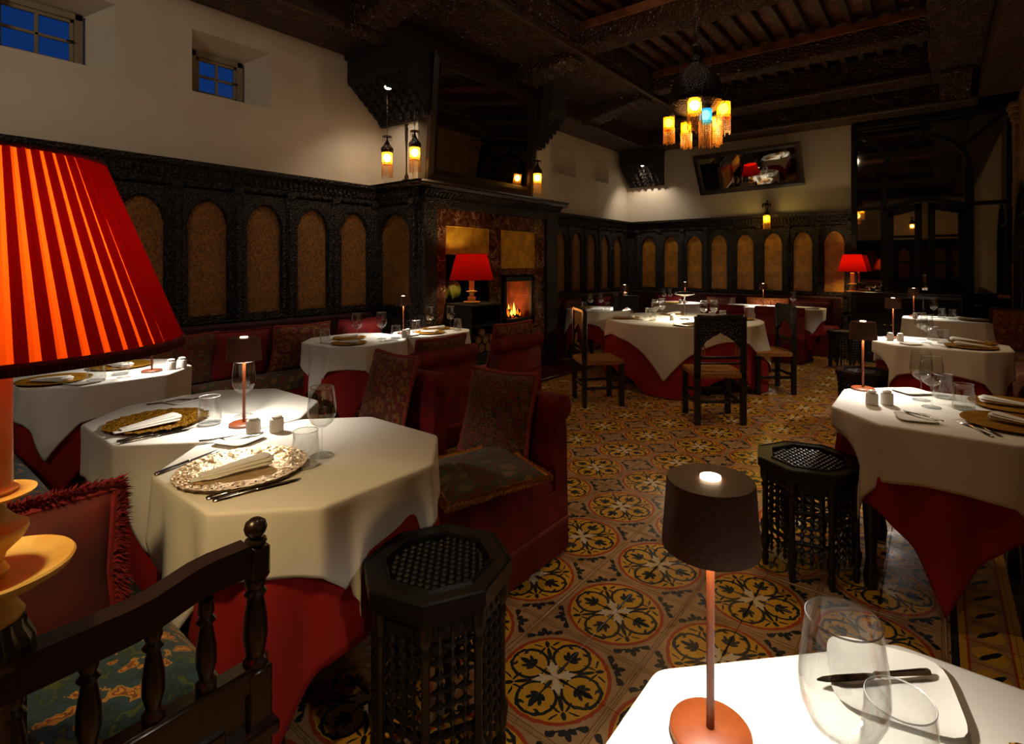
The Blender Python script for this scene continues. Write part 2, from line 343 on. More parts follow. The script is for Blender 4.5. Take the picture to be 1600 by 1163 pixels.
# ------------------------------------------------------------------ mesh helpers
class MB:
    def __init__(s): s.v = []; s.f = []; s.mi = []; s.cur = 0
    def add(s, vs, fs, T=None):
        o = len(s.v)
        s.v += [tuple(T @ Vector(p)) for p in vs] if T else [tuple(p) for p in vs]
        s.f += [tuple(i+o for i in f) for f in fs]; s.mi += [s.cur]*len(fs); return s
    def box(s, x0, x1, y0, y1, z0, z1, b=.004, T=None):
        c = ((x0+x1)/2, (y0+y1)/2, (z0+z1)/2); h = (abs(x1-x0)/2, abs(y1-y0)/2, abs(z1-z0)/2)
        b = min(b, min(h)*.45)
        vs = []; idx = {}
        for i in (-1, 1):
            for j in (-1, 1):
                for k in (-1, 1):
                    sg = (i, j, k)
                    for ax in range(3):
                        idx[(sg, ax)] = len(vs)
                        vs.append(tuple(c[d]+sg[d]*(h[d] if d == ax else h[d]-b) for d in range(3)))
        fs = []
        S = [(i, j, k) for i in (-1, 1) for j in (-1, 1) for k in (-1, 1)]
        for sg in S: fs.append(tuple(idx[(sg, a)] for a in range(3)))
        for ax in range(3):
            o1, o2 = [d for d in range(3) if d != ax]
            for sv in (-1, 1):
                q = []
                for p_, r_ in ((-1, -1), (1, -1), (1, 1), (-1, 1)):
                    t = [0, 0, 0]; t[ax] = sv; t[o1] = p_; t[o2] = r_; q.append(idx[(tuple(t), ax)])
                fs.append(tuple(q))
            for p_ in (-1, 1):
                for r_ in (-1, 1):
                    A = [0, 0, 0]; A[o1] = p_; A[o2] = r_; B = A[:]; A[ax] = -1; B[ax] = 1; A = tuple(A); B = tuple(B)
                    fs.append((idx[(A, o1)], idx[(B, o1)], idx[(B, o2)], idx[(A, o2)]))
        return s.add(vs, fs, T)
    def lathe(s, prof, n=24, T=None, rib=0, nr=0):
        vs = []; fs = []; rows = []
        for r, z in prof:
            if r < 1e-6: rows.append([len(vs)]); vs.append((0, 0, z))
            else:
                rows.append(list(range(len(vs), len(vs)+n)))
                for i in range(n):
                    a = 2*PI*i/n; q = r+(rib*math.cos(nr*a) if nr else 0)
                    vs.append((q*math.cos(a), q*math.sin(a), z))
        for A, B in zip(rows, rows[1:]):
            for i in range(n):
                j = (i+1) % n
                if len(A) == 1 and len(B) == 1: continue
                if len(A) == 1: fs.append((A[0], B[i], B[j]))
                elif len(B) == 1: fs.append((A[i], A[j], B[0]))
                else: fs.append((A[i], A[j], B[j], B[i]))
        return s.add(vs, fs, T)
    def tube(s, pts, r, n=8, caps=True, T=None):
        pts = [Vector(p) for p in pts]; vs = []; fs = []
        rs = r if isinstance(r, (list, tuple)) else [r]*len(pts)
        up = Vector((0, 0, 1)); prev = None
        for i, p in enumerate(pts):
            d = (pts[min(i+1, len(pts)-1)]-pts[max(i-1, 0)]).normalized()
            if prev is None:
                a = d.cross(up)
                if a.length < .1: a = d.cross(Vector((1, 0, 0)))
            else: a = prev-d*prev.dot(d)
            a.normalize(); prev = a; b = d.cross(a)
            for k in range(n):
                t = 2*PI*k/n; vs.append(p+(a*math.cos(t)+b*math.sin(t))*rs[i])
        for i in range(len(pts)-1):
            for k in range(n):
                fs.append((i*n+k, i*n+(k+1) % n, (i+1)*n+(k+1) % n, (i+1)*n+k))
        if caps: fs += [tuple(range(n))[::-1], tuple(range((len(pts)-1)*n, len(pts)*n))]
        return s.add(vs, fs, T)
    def prism(s, poly, h0, h1, T=None):
        n = len(poly)
        vs = [(x, y, h0) for x, y in poly]+[(x, y, h1) for x, y in poly]
        fs = [tuple(range(n))[::-1], tuple(range(n, 2*n))]+[(i, (i+1) % n, n+(i+1) % n, n+i) for i in range(n)]
        return s.add(vs, fs, T)
    def ring(s, outer, inner, h0, h1, T=None):
        n = len(outer)
        vs = [(x, y, h) for h in (h0, h1) for L in (outer, inner) for x, y in L]
        fs = []
        for i in range(n):
            j = (i+1) % n
            fs += [(i, j, n+j, n+i), (2*n+i, 2*n+j, 3*n+j, 3*n+i), (i, j, 2*n+j, 2*n+i), (n+i, n+j, 3*n+j, 3*n+i)]
        return s.add(vs, fs, T)
    def grid(s, fn, nu, nv, closed=False, T=None):
        vs = [fn(i/nu, j/nv) for j in range(nv+1) for i in range(nu+(0 if closed else 1))]
        w_ = nu if closed else nu+1; fs = []
        for j in range(nv):
            for i in range(nu):
                k = (i+1) % w_ if closed else i+1
                fs.append((j*w_+i, j*w_+k, (j+1)*w_+k, (j+1)*w_+i))
        return s.add(vs, fs, T)
    def sphere(s, c, r, n=8, T=None, sz=1):
        m = max(3, n//2)
        s.lathe([(0, -r*sz)]+[(r*math.sin(PI*i/m), -r*sz*math.cos(PI*i/m)) for i in range(1, m)]+[(0, r*sz)], n, (T or Matrix()) @ Matrix.Translation(c)); return s
    def build(s, name, mats, parent=None, loc=(0, 0, 0), rot=0, smooth=40, kind=None, recalc=True):
        me = bpy.data.meshes.new(name); me.from_pydata(s.v, [], s.f)
        if not isinstance(mats, (list, tuple)): mats = [mats]
        for m in mats: me.materials.append(M[m] if isinstance(m, str) else m)
        if len(mats) > 1: me.polygons.foreach_set('material_index', s.mi)
        if recalc:
            bm = bmesh.new(); bm.from_mesh(me); bmesh.ops.recalc_face_normals(bm, faces=bm.faces); bm.to_mesh(me); bm.free()
        if smooth:
            me.polygons.foreach_set('use_smooth', [True]*len(me.polygons)); me.set_sharp_from_angle(angle=R(smooth))
        me.update()
        o = bpy.data.objects.new(name, me); COL.objects.link(o); o.location = loc; o.rotation_euler = (0, 0, rot)
        if parent: o.parent = parent
        if kind: o['kind'] = kind
        return o
def TR(x=0, y=0, z=0, rx=0, ry=0, rz=0, s=1):
    return Matrix.Translation((x, y, z)) @ Matrix.Rotation(rz, 4, 'Z') @ Matrix.Rotation(ry, 4, 'Y') @ Matrix.Rotation(rx, 4, 'X') @ Matrix.Scale(s, 4)
def tag(o, label=None, cat=None, group=None, kind=None):
    if label: o['label'] = label
    if cat: o['category'] = cat
    if group: o['group'] = group
    if kind: o['kind'] = kind
    return o
def thing(name, label, cat, loc=(0, 0, 0), rot=0, group=None):
    o = bpy.data.objects.new(name, None); COL.objects.link(o); o.location = loc; o.rotation_euler = (0, 0, rot)
    o.empty_display_size = .05
    return tag(o, label, cat, group)
def struct(o): o['kind'] = 'structure'; return o
def sempty(name, loc=(0, 0, 0), rot=0):
    o = bpy.data.objects.new(name, None); COL.objects.link(o); o.location = loc; o.rotation_euler = (0, 0, rot)
    return struct(o)
def copy_tree(o, parent=None):
    c = o.copy(); COL.objects.link(c)
    if parent: c.parent = parent
    for ch in list(o.children): copy_tree(ch, c)
    return c
PROTO = {}
def place(key, maker, loc, rot, label, group=None, scale=None, tilt=None):
    if key not in PROTO:
        PROTO[key] = maker(); o = PROTO[key]
    else: o = copy_tree(PROTO[key])
    o.location = loc; o.rotation_euler = (tilt[0] if tilt else 0, tilt[1] if tilt else 0, rot)
    if scale: o.scale = (scale,)*3 if not isinstance(scale, tuple) else scale
    else: o.scale = (1, 1, 1)
    o['label'] = label
    if group: o['group'] = group
    return o
def piece(proto, loc, rot=0, parent=None, scale=None):
    c = proto.copy(); COL.objects.link(c); c.location = loc; c.rotation_euler = (0, 0, rot)
    if parent: c.parent = parent
    if scale: c.scale = scale
    return c
XL, XR, YB, YN, ZC = -4.95, .86, 9.60, -2.6, 3.6      # room shell

# ------------------------------------------------------------------ floor
def build_floor():
    fl = MB().box(XL-.3, XR+.6, YN-.3, YB+.3, -.12, -.005, .001).build('floor', P('grout', '#6b5238', .9), smooth=0); struct(fl)
    t = CELL/2; g = .0008
    x0 = MX-t*round((MX-XL)/t+1); y0 = MY-t*round((MY-YN)/t+1)
    near, rest = [], []
    nx = int((XR+.1-x0)/t)+1; ny = int((YB+.1-y0)/t)+1
    for i in range(nx):
        for j in range(ny):
            cx, cy_ = x0+(i+.5)*t, y0+(j+.5)*t
            f = -cx*math.sin(CAM_A)+cy_*math.cos(CAM_A); r = cx*math.cos(CAM_A)+cy_*math.sin(CAM_A)
            if f > .3:
                px = CAM_CX+CAM_F*r/f; py = CAM_HY+CAM_F*CAM_H/f
                if 380 < px < 1620 and py < 1190: near.append((f, cx, cy_)); continue
            rest.append((cx, cy_))
    near.sort(); use = near[:300]; rest += [(a, b) for _, a, b in near[300:]]
    h = t/2-g
    def tv(cx, cy_): return [(cx+a*(h-e), cy_+b*(h-e), z) for z, e in ((-.006, 0), (-.0012, 0), (0, .0015)) for a, b in ((-1, -1), (1, -1), (1, 1), (-1, 1))]
    tf = [(k*4+i, k*4+(i+1) % 4, (k+1)*4+(i+1) % 4, (k+1)*4+i) for k in range(2) for i in range(4)]+[(8, 9, 10, 11)]
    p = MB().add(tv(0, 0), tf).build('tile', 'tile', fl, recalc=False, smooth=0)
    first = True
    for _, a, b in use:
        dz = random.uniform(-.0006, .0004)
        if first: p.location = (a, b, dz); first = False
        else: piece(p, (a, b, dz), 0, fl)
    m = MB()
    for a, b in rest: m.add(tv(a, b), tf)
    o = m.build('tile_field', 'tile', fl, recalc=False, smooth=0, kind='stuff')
build_floor()

# ------------------------------------------------------------------ walls
def wall_with_holes(name, u0, u1, z0, z1, holes, place_fn, mat='plaster'):
    """front face with rectangular recesses; holes: (u0,u1,z0,z1,depth,splay,open)"""
    m = MB()
    us = sorted({u0, u1, *[h[0] for h in holes], *[h[1] for h in holes]}); zs = sorted({z0, z1, *[h[2] for h in holes], *[h[3] for h in holes]})
    for a, b in zip(us, us[1:]):
        for c, d in zip(zs, zs[1:]):
            if any(h[0] <= a and b <= h[1] and h[2] <= c and d <= h[3] for h in holes): continue
            m.add([place_fn(a, 0, c), place_fn(b, 0, c), place_fn(b, 0, d), place_fn(a, 0, d)], [(0, 1, 2, 3)])
    for (a, b, c, d, dep, sp, op) in holes:
        A = [place_fn(a, 0, c), place_fn(b, 0, c), place_fn(b, 0, d), place_fn(a, 0, d)]
        B = [place_fn(a+sp[0], dep, c+sp[2]), place_fn(b-sp[1], dep, c+sp[2]), place_fn(b-sp[1], dep, d-sp[3]), place_fn(a+sp[0], dep, d-sp[3])]
        m.add(A+B, [(i, (i+1) % 4, 4+(i+1) % 4, 4+i) for i in range(4)]+([] if op else [(4, 5, 6, 7)]))
    return m.build(name, mat, smooth=0, recalc=False)
lw = wall_with_holes('wall_left', YN, YB, 0, 4.4, [
    (.55, 1.266, 2.86, 3.375, .30, (.0, .15, 0, .08), True), (1.776, 2.43, 2.857, 3.375, .28, (.06, .16, 0, .1), True),
    (7.03, 7.68, 2.91, 3.40, .22, (.0, .10, .03, .0), False), (8.21, 8.82, 2.94, 3.40, .22, (.0, .10, .03, .0), False)],
    lambda u, d, z: (XL-d, u, z))
struct(lw)
ow = MB().box(XL-.42, XL-.40, YN, .5, 0, 4.4).box(XL-.42, XL-.40, 2.6, YB, 0, 4.4).box(XL-.42, XL-.40, .5, 2.6, 0, 2.6).box(XL-.42, XL-.40, .5, 2.6, 3.6, 4.4)
ow.build('wall_outer', 'plaster', lw)
struct(MB().box(XL-.4, XR+.6, YB, YB+.2, 0, 4.4, .002).build('wall_back', 'plaster'))
struct(MB().box(XL-.4, XR+.6, YN-.2, YN, 0, 4.4, .002).build('wall_near', 'plaster'))

def casement(name, y0, y1, z0, z1, x):
    e = sempty(name)
    t = .028
    f = MB(); f.box(x, x+.04, y0, y1, z0, z0+.05).box(x, x+.04, y0, y1, z1-.05, z1).box(x, x+.04, y0, y0+.05, z0, z1).box(x, x+.04, y1-.05, y1, z0, z1)
    f.build('window_frame', 'window', e)
    a, b, c, d = y0+.05, y1-.05, z0+.05, z1-.05
    s = MB(); s.box(x+.005, x+.03, a, b, c, c+t).box(x+.005, x+.03, a, b, d-t, d).box(x+.005, x+.03, a, a+t, c, d).box(x+.005, x+.03, b-t, b, c, d)
    s.box(x+.008, x+.028, (a+b)/2-.012, (a+b)/2+.012, c, d).box(x+.008, x+.028, a, b, (c+d)/2-.012, (c+d)/2+.012)
    sash = s.build('window_sash', 'window', e)
    for i in range(2):
        for j in range(2):
            ya = a+t if i == 0 else (a+b)/2; yb = (a+b)/2 if i == 0 else b-t
            za = c+t if j == 0 else (c+d)/2; zb = (c+d)/2 if j == 0 else d-t
            MB().box(x+.016, x+.019, ya, yb, za, zb, .0005).build('pane', 'pane', sash)
    MB().tube([(x+.03, b-.01, (c+d)/2), (x+.055, b-.01, (c+d)/2), (x+.058, b-.05, (c+d)/2-.005)], .007, 6).build('handle', 'black', e)
casement('window_1', .60, 1.12, 2.86, 3.30, XL-.27)
casement('window_2', 1.835, 2.275, 2.86, 3.28, XL-.25)

# right wall: stone piers with an arched glazed door
def right_wall():
    e = sempty('wall_right')
    m = MB().box(XR, XR+.3, YN, 7.6, 0, 4.4, .002); m.build('wall_plaster', 'plaster', e)
    MB().box(XR+.02, XR+.3, 7.6, YB, 2.5, 4.4, .002).build('wall_upper', 'plaster', e)
    # pier of stone blocks with moulded capital
    for j in range(9):
        MB().box(XR-.045+random.uniform(-.004, .004), XR+.3, 9.22, YB-.0, j*.36, j*.36+.352, .008).build('stone_block', 'stone', e)
    for k in range(4):
        MB().box(XR-.05-.018*k, XR+.3, 9.2-.018*k, YB, 3.24+.07*k, 3.305+.07*k, .012).build('stone_moulding', 'stone', e)
    for j in range(4):
        MB().box(XR-.0+random.uniform(-.004, .004), XR+.3, 7.6, 9.2, 2.42+j*.30, 2.712+j*.30, .008).build('stone_block', 'stone', e)
    d = sempty('door_2', (XR-.01, 8.4, 0))
    o, i_ = [], []
    for k in range(33):
        a = PI*k/32
        o.append((.78*math.cos(a), 1.72+.68*math.sin(a))); i_.append((.70*math.cos(a), 1.72+.60*math.sin(a)))
    o = [(.78, 0)]+o+[(-.78, 0)]; i_ = [(.70, 0)]+i_+[(-.70, 0)]
    T = Matrix(((0, 0, 1, 0), (1, 0, 0, 0), (0, 1, 0, 0), (0, 0, 0, 1)))
    MB().ring(o, i_, -.05, .06, T).build('door_frame', 'black', d)
    for y in (-.70, -.22, .22): MB().box(-.02, .03, y, y+.05, 0, 2.25).build('door_stile', 'black', d)
    for z in (.02, .7, 1.15, 1.6, 2.0): MB().box(-.015, .025, -.68, .68, z, z+.035).build('door_rail', 'black', d)
    MB().box(.03, .036, -.69, .69, .02, 2.3).build('pane', 'mirrord', d)
    MB().box(.036, .30, -.9, .9, 0, 2.42, .002).build('dark_backing', 'soot', d)
right_wall()

# ------------------------------------------------------------------ ceiling
def ceiling():
    MBx = MB().box(XL-.4, XR+.6, YN-.2, YB+.2, 4.25, 4.4, .002)
    c = struct(MBx.build('ceiling', 'ceilpanel', smooth=0))
    L = [('carved_soffit', (XL, -4.30, YN, YB, ZC, ZC+.25)), ('carved_soffit', (-4.30, XR, 9.0, YB, ZC, ZC+.25)),
         ('carved_soffit', (XL, XR, YN, -1.9, ZC, ZC+.25)), ('carved_soffit', (.45, XR, YN, YB, ZC, ZC+.25)),
         ('carved_panel', (-4.30, -3.22, YN, 9.0, 3.85, 3.92)), ('carved_panel', (-.05, .45, YN, 9.0, 3.85, 3.92)),
         ('carved_panel', (-3.22, -.05, 8.38, 9.0, 3.85, 3.92)),
         ('beam', (-3.22, -.05, 5.05, 5.34, 3.86, 4.05)), ('beam', (-3.22, -.05, 6.95, 7.20, 3.86, 4.05)),
         ('beam', (-3.22, -.05, 2.6, 2.85, 3.86, 4.05)), ('beam', (-3.22, -.05, .2, .45, 3.86, 4.05)),
         ('beam', (-3.27, -3.20, -1.9, 8.4, 3.92, 4.2)), ('beam', (-.07, 0, -1.9, 8.4, 3.92, 4.2)), ('beam', (-3.22, -.05, 8.36, 8.43, 3.92, 4.2))]
    for n, b in L: MB().box(*b, .012).build(n, 'ceilwood', c, smooth=0)
    for y in (5.05, 5.34, 6.95, 7.2, 2.6, 2.85):   # lighter edge boards of the cross beams
        MB().box(-3.2, -.07, y-.02, y+.02, 4.04, 4.14, .006).build('edge_board', 'edgeboard', c, smooth=0)
    for x in (-4.34, -3.26): MB().box(x, x+.05, YN, 9.0, 3.80 if x > -4 else ZC-.03, 3.87, .012).build('moulding', 'joist', c, smooth=0)
    MB().box(-4.3, .45, 8.97, 9.03, ZC-.03, ZC+.03, .012).build('moulding', 'joist', c, smooth=0)
    MB().box(-3.2, -.05, 8.34, 8.39, 3.81, 3.87, .012).build('moulding', 'joist', c, smooth=0)
    jm = MB().box(-.035, .035, -1.2, 1.2, 0, .09, .008).build('joist', 'joist', c, smooth=0)
    first = True
    for (ya, yb) in ((-1.9, .2), (.45, 2.6), (2.85, 5.05), (5.34, 6.95), (7.2, 8.38)):
        for k in range(15):
            x = -3.12+k*.212; s = (1, (yb-ya)/2.4, 1)
            if first: jm.location = (x, (ya+yb)/2, 4.15); jm.scale = s; first = False
            else: piece(jm, (x, (ya+yb)/2, 4.15), 0, c, s)
    # stepped brackets under the cross beams at the wall side
    prof = [(0, 0), (0, .27), (.95, .27), (.95, .22)]
    for k in range(7):
        x = .95-k*.13
        for q in range(5): prof.append((x-.13*q/5, .20-.028*k-.022*math.sin(PI*q/5)))
    for y in (3.0, 5.2, 7.08):
        T = Matrix.Translation((-4.30, y-.16, ZC)) @ Matrix(((1, 0, 0, 0), (0, 0, 1, 0), (0, 1, 0, 0), (0, 0, 0, 1)))
        MB().prism(prof, 0, .32, T).build('stepped_bracket', 'ceilwood', c, smooth=0)
        MB().box(-4.34, -4.24, y-.2, y+.2, ZC-.06, ZC+.25, .01).build('bracket_base', 'ceilwood', c, smooth=0)
    for x in (-3.4, .2):
        T = Matrix.Translation((x+.16, 9.0, ZC)) @ Matrix(((0, 0, -1, 0), (-1, 0, 0, 0), (0, 1, 0, 0), (0, 0, 0, 1)))
        MB().prism([(a*.7, b) for a, b in prof], 0, .32, T).build('stepped_bracket', 'ceilwood', c, smooth=0)
ceiling()

# ------------------------------------------------------------------ carved wainscot
def arch_pts(w_, z0, zs, za, n=36):
    """pointed arch outline (closed loop, counter-clockwise from lower left)"""
    pts = [(-w_/2, z0), (w_/2, z0), (w_/2, zs)]
    k = n//2
    for i in range(1, k+1):
        t = i/k; a = t*PI/2
        pts.append((w_/2*math.cos(a)**.92*(1.04 if i < 3 else 1), zs+(za-zs)*(math.sin(a)*.94+.06*t**3)))
    for i in range(k-1, 0, -1):
        x, z = pts[3+i-1]; pts.append((-x, z))
    pts.append((-w_/2, zs)); return pts
def square_pts(inner, w_, z0, z1):
    """outer rectangle sampled to match inner loop"""
    out = []; c = (0, (z0+z1)/2)
    for (x, z) in inner:
        dx, dz = x-c[0], z-c[1]
        t = min((w_/2)/abs(dx) if abs(dx) > 1e-6 else 9e9, ((z1-z0)/2)/abs(dz) if abs(dz) > 1e-6 else 9e9)
        out.append((c[0]+dx*t, c[1]+dz*t))
    # push the sample nearest to every corner onto it
    for cx, cz in ((-w_/2, z0), (w_/2, z0), (w_/2, z1), (-w_/2, z1)):
        i = min(range(len(out)), key=lambda k: (out[k][0]-cx)**2+(out[k][1]-cz)**2); out[i] = (cx, cz)
    return out
VT = Matrix(((1, 0, 0, 0), (0, 0, 1, 0), (0, 1, 0, 0), (0, 0, 0, 1)))     # (u, v, h) -> (u, h, v)
WP = {}
def wainscot(name, origin, rot, length, centres, pitch=.47, aw=.325, inlay='brocade', ends=True):
    e = sempty(name, origin, rot)
    key = (pitch, aw, inlay)
    if key not in WP:
        inn = arch_pts(aw, .97, 1.72, 1.955); out = square_pts(inn, pitch-.07, .93, 2.03)
        fr = MB(); fr.ring(out, inn, .03, .070, VT)
        inn2 = [(x*.93, .97+(z-.97)*.985) for x, z in inn]
        fr.ring(inn, inn2, .03, .055, VT)
        fr.build('arch_frame', 'wood', e)
        a = COL.objects[-1]
        i_ = MB(); i_.prism(arch_pts(aw*1.02, .96, 1.72, 1.96), .0305, .036, VT); b = i_.build('arch_inlay', inlay, e)
        p = MB().box(-.035, .035, .03, .082, .60, 2.05, .006).box(-.022, .022, .082, .092, .66, 1.95, .004).box(-.042, .042, .03, .098, 2.02, 2.09, .006)
        for k in range(7): p.box(-.016, .016, .09, .099, .74+.17*k, .84+.17*k, .005)
        p = p.build('pilaster', 'wood', e)
        c_ = MB().box(-pitch/2+.05, pitch/2-.05, .03, .055, .66, .90, .006).box(-pitch/2+.09, pitch/2-.09, .05, .068, .70, .86, .008).build('dado_panel', 'wood', e)
        WP[key] = (a, b, p, c_); fresh = True
    else: fresh = False
    for k, u in enumerate(centres):
        for q, pr in enumerate(WP[key]):
            loc = (u+(pitch/2 if q == 2 else 0), 0, 0)
            if fresh and k == 0: pr.location = loc; pr.parent = e
            else: piece(pr, loc, 0, e)
    u = min(centres)-pitch/2; piece(WP[key][2], (u, 0, 0), 0, e)
    MB().box(0, length, 0, .03, 0, 2.22, .002).build('backboard', 'wood', e)
    MB().box(0, length, .02, .075, .90, .95, .008).build('dado_rail', 'wood', e)
    MB().box(0, length, .02, .068, 2.05, 2.11, .006).build('frieze_board', 'wood', e)
    fz = MB(); n = int(length/.075)
    for k in range(n):
        x = (k+.5)*length/n
        fz.prism([(x-.03, 2.08), (x, 2.055), (x+.03, 2.08), (x, 2.105)], .066, .078, VT)
    fz.build('frieze_diamonds', 'wood', e, kind='stuff', smooth=0)
    dn = MB(); n = int(length/.052)
    for k in range(n):
        x = (k+.5)*length/n
        dn.box(x-.015, x+.015, .04, .095, 2.125, 2.19, .008)
    dn.build('dentil_row', 'wood', e, kind='stuff', smooth=0)
    MB().prism([(.0, 2.11), (.075, 2.11), (.08, 2.19), (.125, 2.215), (.135, 2.25), (0, 2.25)], 0, length, Matrix(((0, 0, 1, 0), (1, 0, 0, 0), (0, 1, 0, 0), (0, 0, 0, 1)))).build('cornice', 'wood', e, smooth=0)
    return e
# rot -90: local x -> -Y, local y -> +X ; origin at the far end
CY0, CY1, CXF = 3.64, 6.08, -4.24        # chimney side planes and front
wainscot('trim_1', (XL, CY0, 0), -PI/2, CY0-YN, [CY0-y for y in (3.285-.47*k for k in range(12))])
wainscot('trim_2', (XL, YB-.0, 0), -PI/2, YB-CY1, [YB-y for y in (7.13, 7.615, 8.10, 8.585, 9.07, 6.645, 6.16)], pitch=.485, aw=.29)
wainscot('trim_3', (-1.03, YB, 0), PI, XL*-1-1.03, [-1.03-x for x in (-1.285-.455*k for k in range(8))], pitch=.455, aw=.30, inlay='inlaygold')
wainscot('trim_4', (CXF, CY0, 0), PI, CXF-XL, [.37], pitch=.60, aw=.50)

wainscot('trim_8', (XL, YN, 0), 0, XR-XL, [.35+.47*k for k in range(12)])
# ------------------------------------------------------------------ chimney with fireplace
def chimney():
    c = sempty('wall_chimney')
    UPX = -4.36
    m = MB().box(XL, UPX, CY0+.05, CY1, 2.25, 3.62, .003); m.build('chimney_breast', 'plaster', c)
    # carcass around the niche and the firebox
    X0 = CXF-.06
    W_ = [(XL, X0, CY0, 4.00, 0, 2.25), (XL, X0, 4.72, 4.93, 0, 2.25), (XL, X0, 5.60, CY1, 0, 2.25), (XL, X0, 4.00, 4.72, 1.52, 2.25), (XL, X0, 4.93, 5.60, 1.26, 2.25),
          (XL, X0, 4.93, 5.60, 0, .64), (XL, XL+.12, 3.9, 5.7, 0, 2.2)]
    MBc = MB()
    for b in W_: MBc.box(*b, .002)
    MBc.build('carcass', 'soot', c, smooth=0)
    MB().box(XL, X0, CY1-.02, CY1+.01, 0, 2.25, .003).build('side_board', 'wood', c)
    # marble slabs
    for nm, b in (('marble_slab', (3.84, 4.00, .12, 2.02)), ('marble_slab', (4.70, 4.92, .12, 1.84)), ('marble_slab', (5.60, 5.82, .12, 2.02)),
              ('marble_slab', (4.00, 5.60, 1.84, 2.02)), ('marble_slab', (4.92, 5.60, .12, .63)), ('marble_slab', (4.92, 5.60, 1.27, 1.35))):
        MB().box(X0, X0+.035, b[0]+.001, b[1]-.001, b[2]+.001, b[3]-.001, .003).build(nm, 'marble', c, smooth=0)
    for b in ((4.00, 4.70, 1.515, 1.835), (4.92, 5.60, 1.355, 1.835)):
        MB().box(X0-.01, X0+.022, b[0]+.01, b[1]-.01, b[2], b[3], .004).build('brass_panel', 'brass', c)
        a = MB()
        for (y0, y1, z0, z1) in ((b[0], b[1], b[3]-.012, b[3]), (b[0], b[1], b[2], b[2]+.012), (b[0], b[0]+.014, b[2], b[3]), (b[1]-.014, b[1], b[2], b[3])):
            a.box(X0, X0+.034, y0, y1, z0, z1, .004)
        for yy in (b[0]+.06, b[1]-.06): a.sphere((X0+.024, yy, b[3]-.05), .008, 8)
        a.build('brass_edging', 'brass', c)
    # wooden surround: pilasters, carved frieze, fluted cornice
    for y0, y1 in ((CY0, 3.84), (5.82, CY1)): MB().box(X0, CXF+.02, y0, y1, 0, 2.02, .006).build('surround_post', 'wood', c)
    MB().box(CXF-.01, CXF+.05, CY0-.02, CY0+.05, 0, 2.06, .008).build('corner_moulding', 'wood', c)
    MB().box(X0, CXF+.03, CY0, CY1, 2.02, 2.12, .006).build('carved_frieze', 'wood', c)
    MB().box(X0, CXF+.0, CY0, CY1, 2.10, 2.25, .002).build('cornice_core', 'wood', c)
    fl = MB(); n = 48
    for k in range(n):
        y = CY0-.02+(k+.5)*(CY1-CY0+.04)/n
        fl.tube([(CXF+.03, y, 2.125), (CXF+.045, y, 2.15), (CXF+.09, y, 2.205)], [.014, .018, .02], 6)
    fl.build('fluted_band', 'wood', c, kind='stuff')
    a = [(0, 2.205), (.13, 2.205), (.15, 2.235), (.15, 2.25), (.17, 2.268), (0, 2.268)]
    MB().prism(a, CY0-.12, CY1+.1, Matrix.Translation((CXF-.02, 0, 0)) @ Matrix(((1, 0, 0, 0), (0, 0, 1, 0), (0, 1, 0, 0), (0, 0, 0, 1)))).build('mantel_shelf', 'woods', c, smooth=0)
    MB().prism(a, XL, CXF+.12, Matrix(((0, 0, 1, 0), (-1, 0, 0, 0), (0, 1, 0, 0), (0, 0, 0, 1))) ).build('mantel_return', 'woods', c, loc=(0, CY0+.02, 0), smooth=0)
    MB().box(CXF-.06, CXF+.50, CY0+.25, 6.3, -.004, .035, .008).build('hearth_slab', P('hearth_marble', '#5a2416', .3, col2='#3c1810', scale=7), c)
    # stove insert
    s = thing('fireplace_stove', 'black iron fireplace insert with glass door and burning logs', 'fireplace', (X0, 5.26, .65))
    f = MB()
    for b in ((-.31, .31, 0, .07), (-.31, .31, .54, .60), (-.31, -.25, 0, .6), (.25, .31, 0, .6)): f.box(.0, .055, b[0], b[1], b[2], b[3], .006)
    f.build('door_frame', 'soot', s)
    g = MB().box(-.36, -.34, -.28, .28, .02, .58).box(-.36, 0, -.28, -.27, .02, .58).box(-.36, 0, .27, .28, .02, .58).box(-.36, 0, -.28, .28, .02, .04).box(-.36, 0, -.28, .28, .56, .58)
    g.build('firebox', P('firebrick', '#5a2a16', .9, col2='#3a1a0e', scale=12), s)
    MB().box(.03, .034, -.25, .25, .07, .54, .0005).build('glass_door', 'pane', s)
    MB().tube([(.06, .27, .26), (.08, .27, .28), (.08, .27, .36), (.06, .27, .38)], .007, 6).build('handle', 'darkmetal', s)
    for (y, z, rz, x) in ((-.05, .085, 1.45, -.1), (.08, .085, 1.7, -.18), (.0, .14, 1.3, -.14)):
        MB().lathe([(0, -.17), (.035, -.17), (.04, 0), (.034, .17), (0, .17)], 9, TR(x, y, z, 0, PI/2, rz)).build('burning_log', P('charred_log', '#1a0e08', .9), s)
    em = MB()
    for k in range(16): em.sphere((random.uniform(-.22, -.05), random.uniform(-.2, .12), .06+random.random()*.03), random.uniform(.012, .028), 6)
    em.build('ember', 'ember', s, kind='stuff')
    rg = random.Random(11)
    for i in range(15):
        y = -.10+.30*i/14+rg.uniform(-.015, .015); h = (.20-.9*abs(y-.02)**1.3*.9)*rg.uniform(.55, 1.0); rr = rg.uniform(.014, .026)
        fm = MB(); pr = []
        for k in range(9):
            t = k/8; pr.append((rr*math.sin(PI*min(1, t*.9+.12))*(1-t)**.5+.0001 if k < 8 else 0, max(.05, h)*t))
        fm.lathe(pr, 8, TR(-.12+.05*math.sin(i*2), y, .08, rg.uniform(-.2, .2), rg.uniform(-.12, .12), 0))
        fm.build('flame', 'flame2' if i in (4, 6, 7) else 'flame', s)
    light('fire_light', 'POINT', (X0-.20, 5.24, .86), 26, (1, .30, .06), .05)
    # contents of the niche
    b = thing('log_box', 'black metal log box standing in the open niche below the fireside lamp', 'box', (-4.10, 4.24, .45))
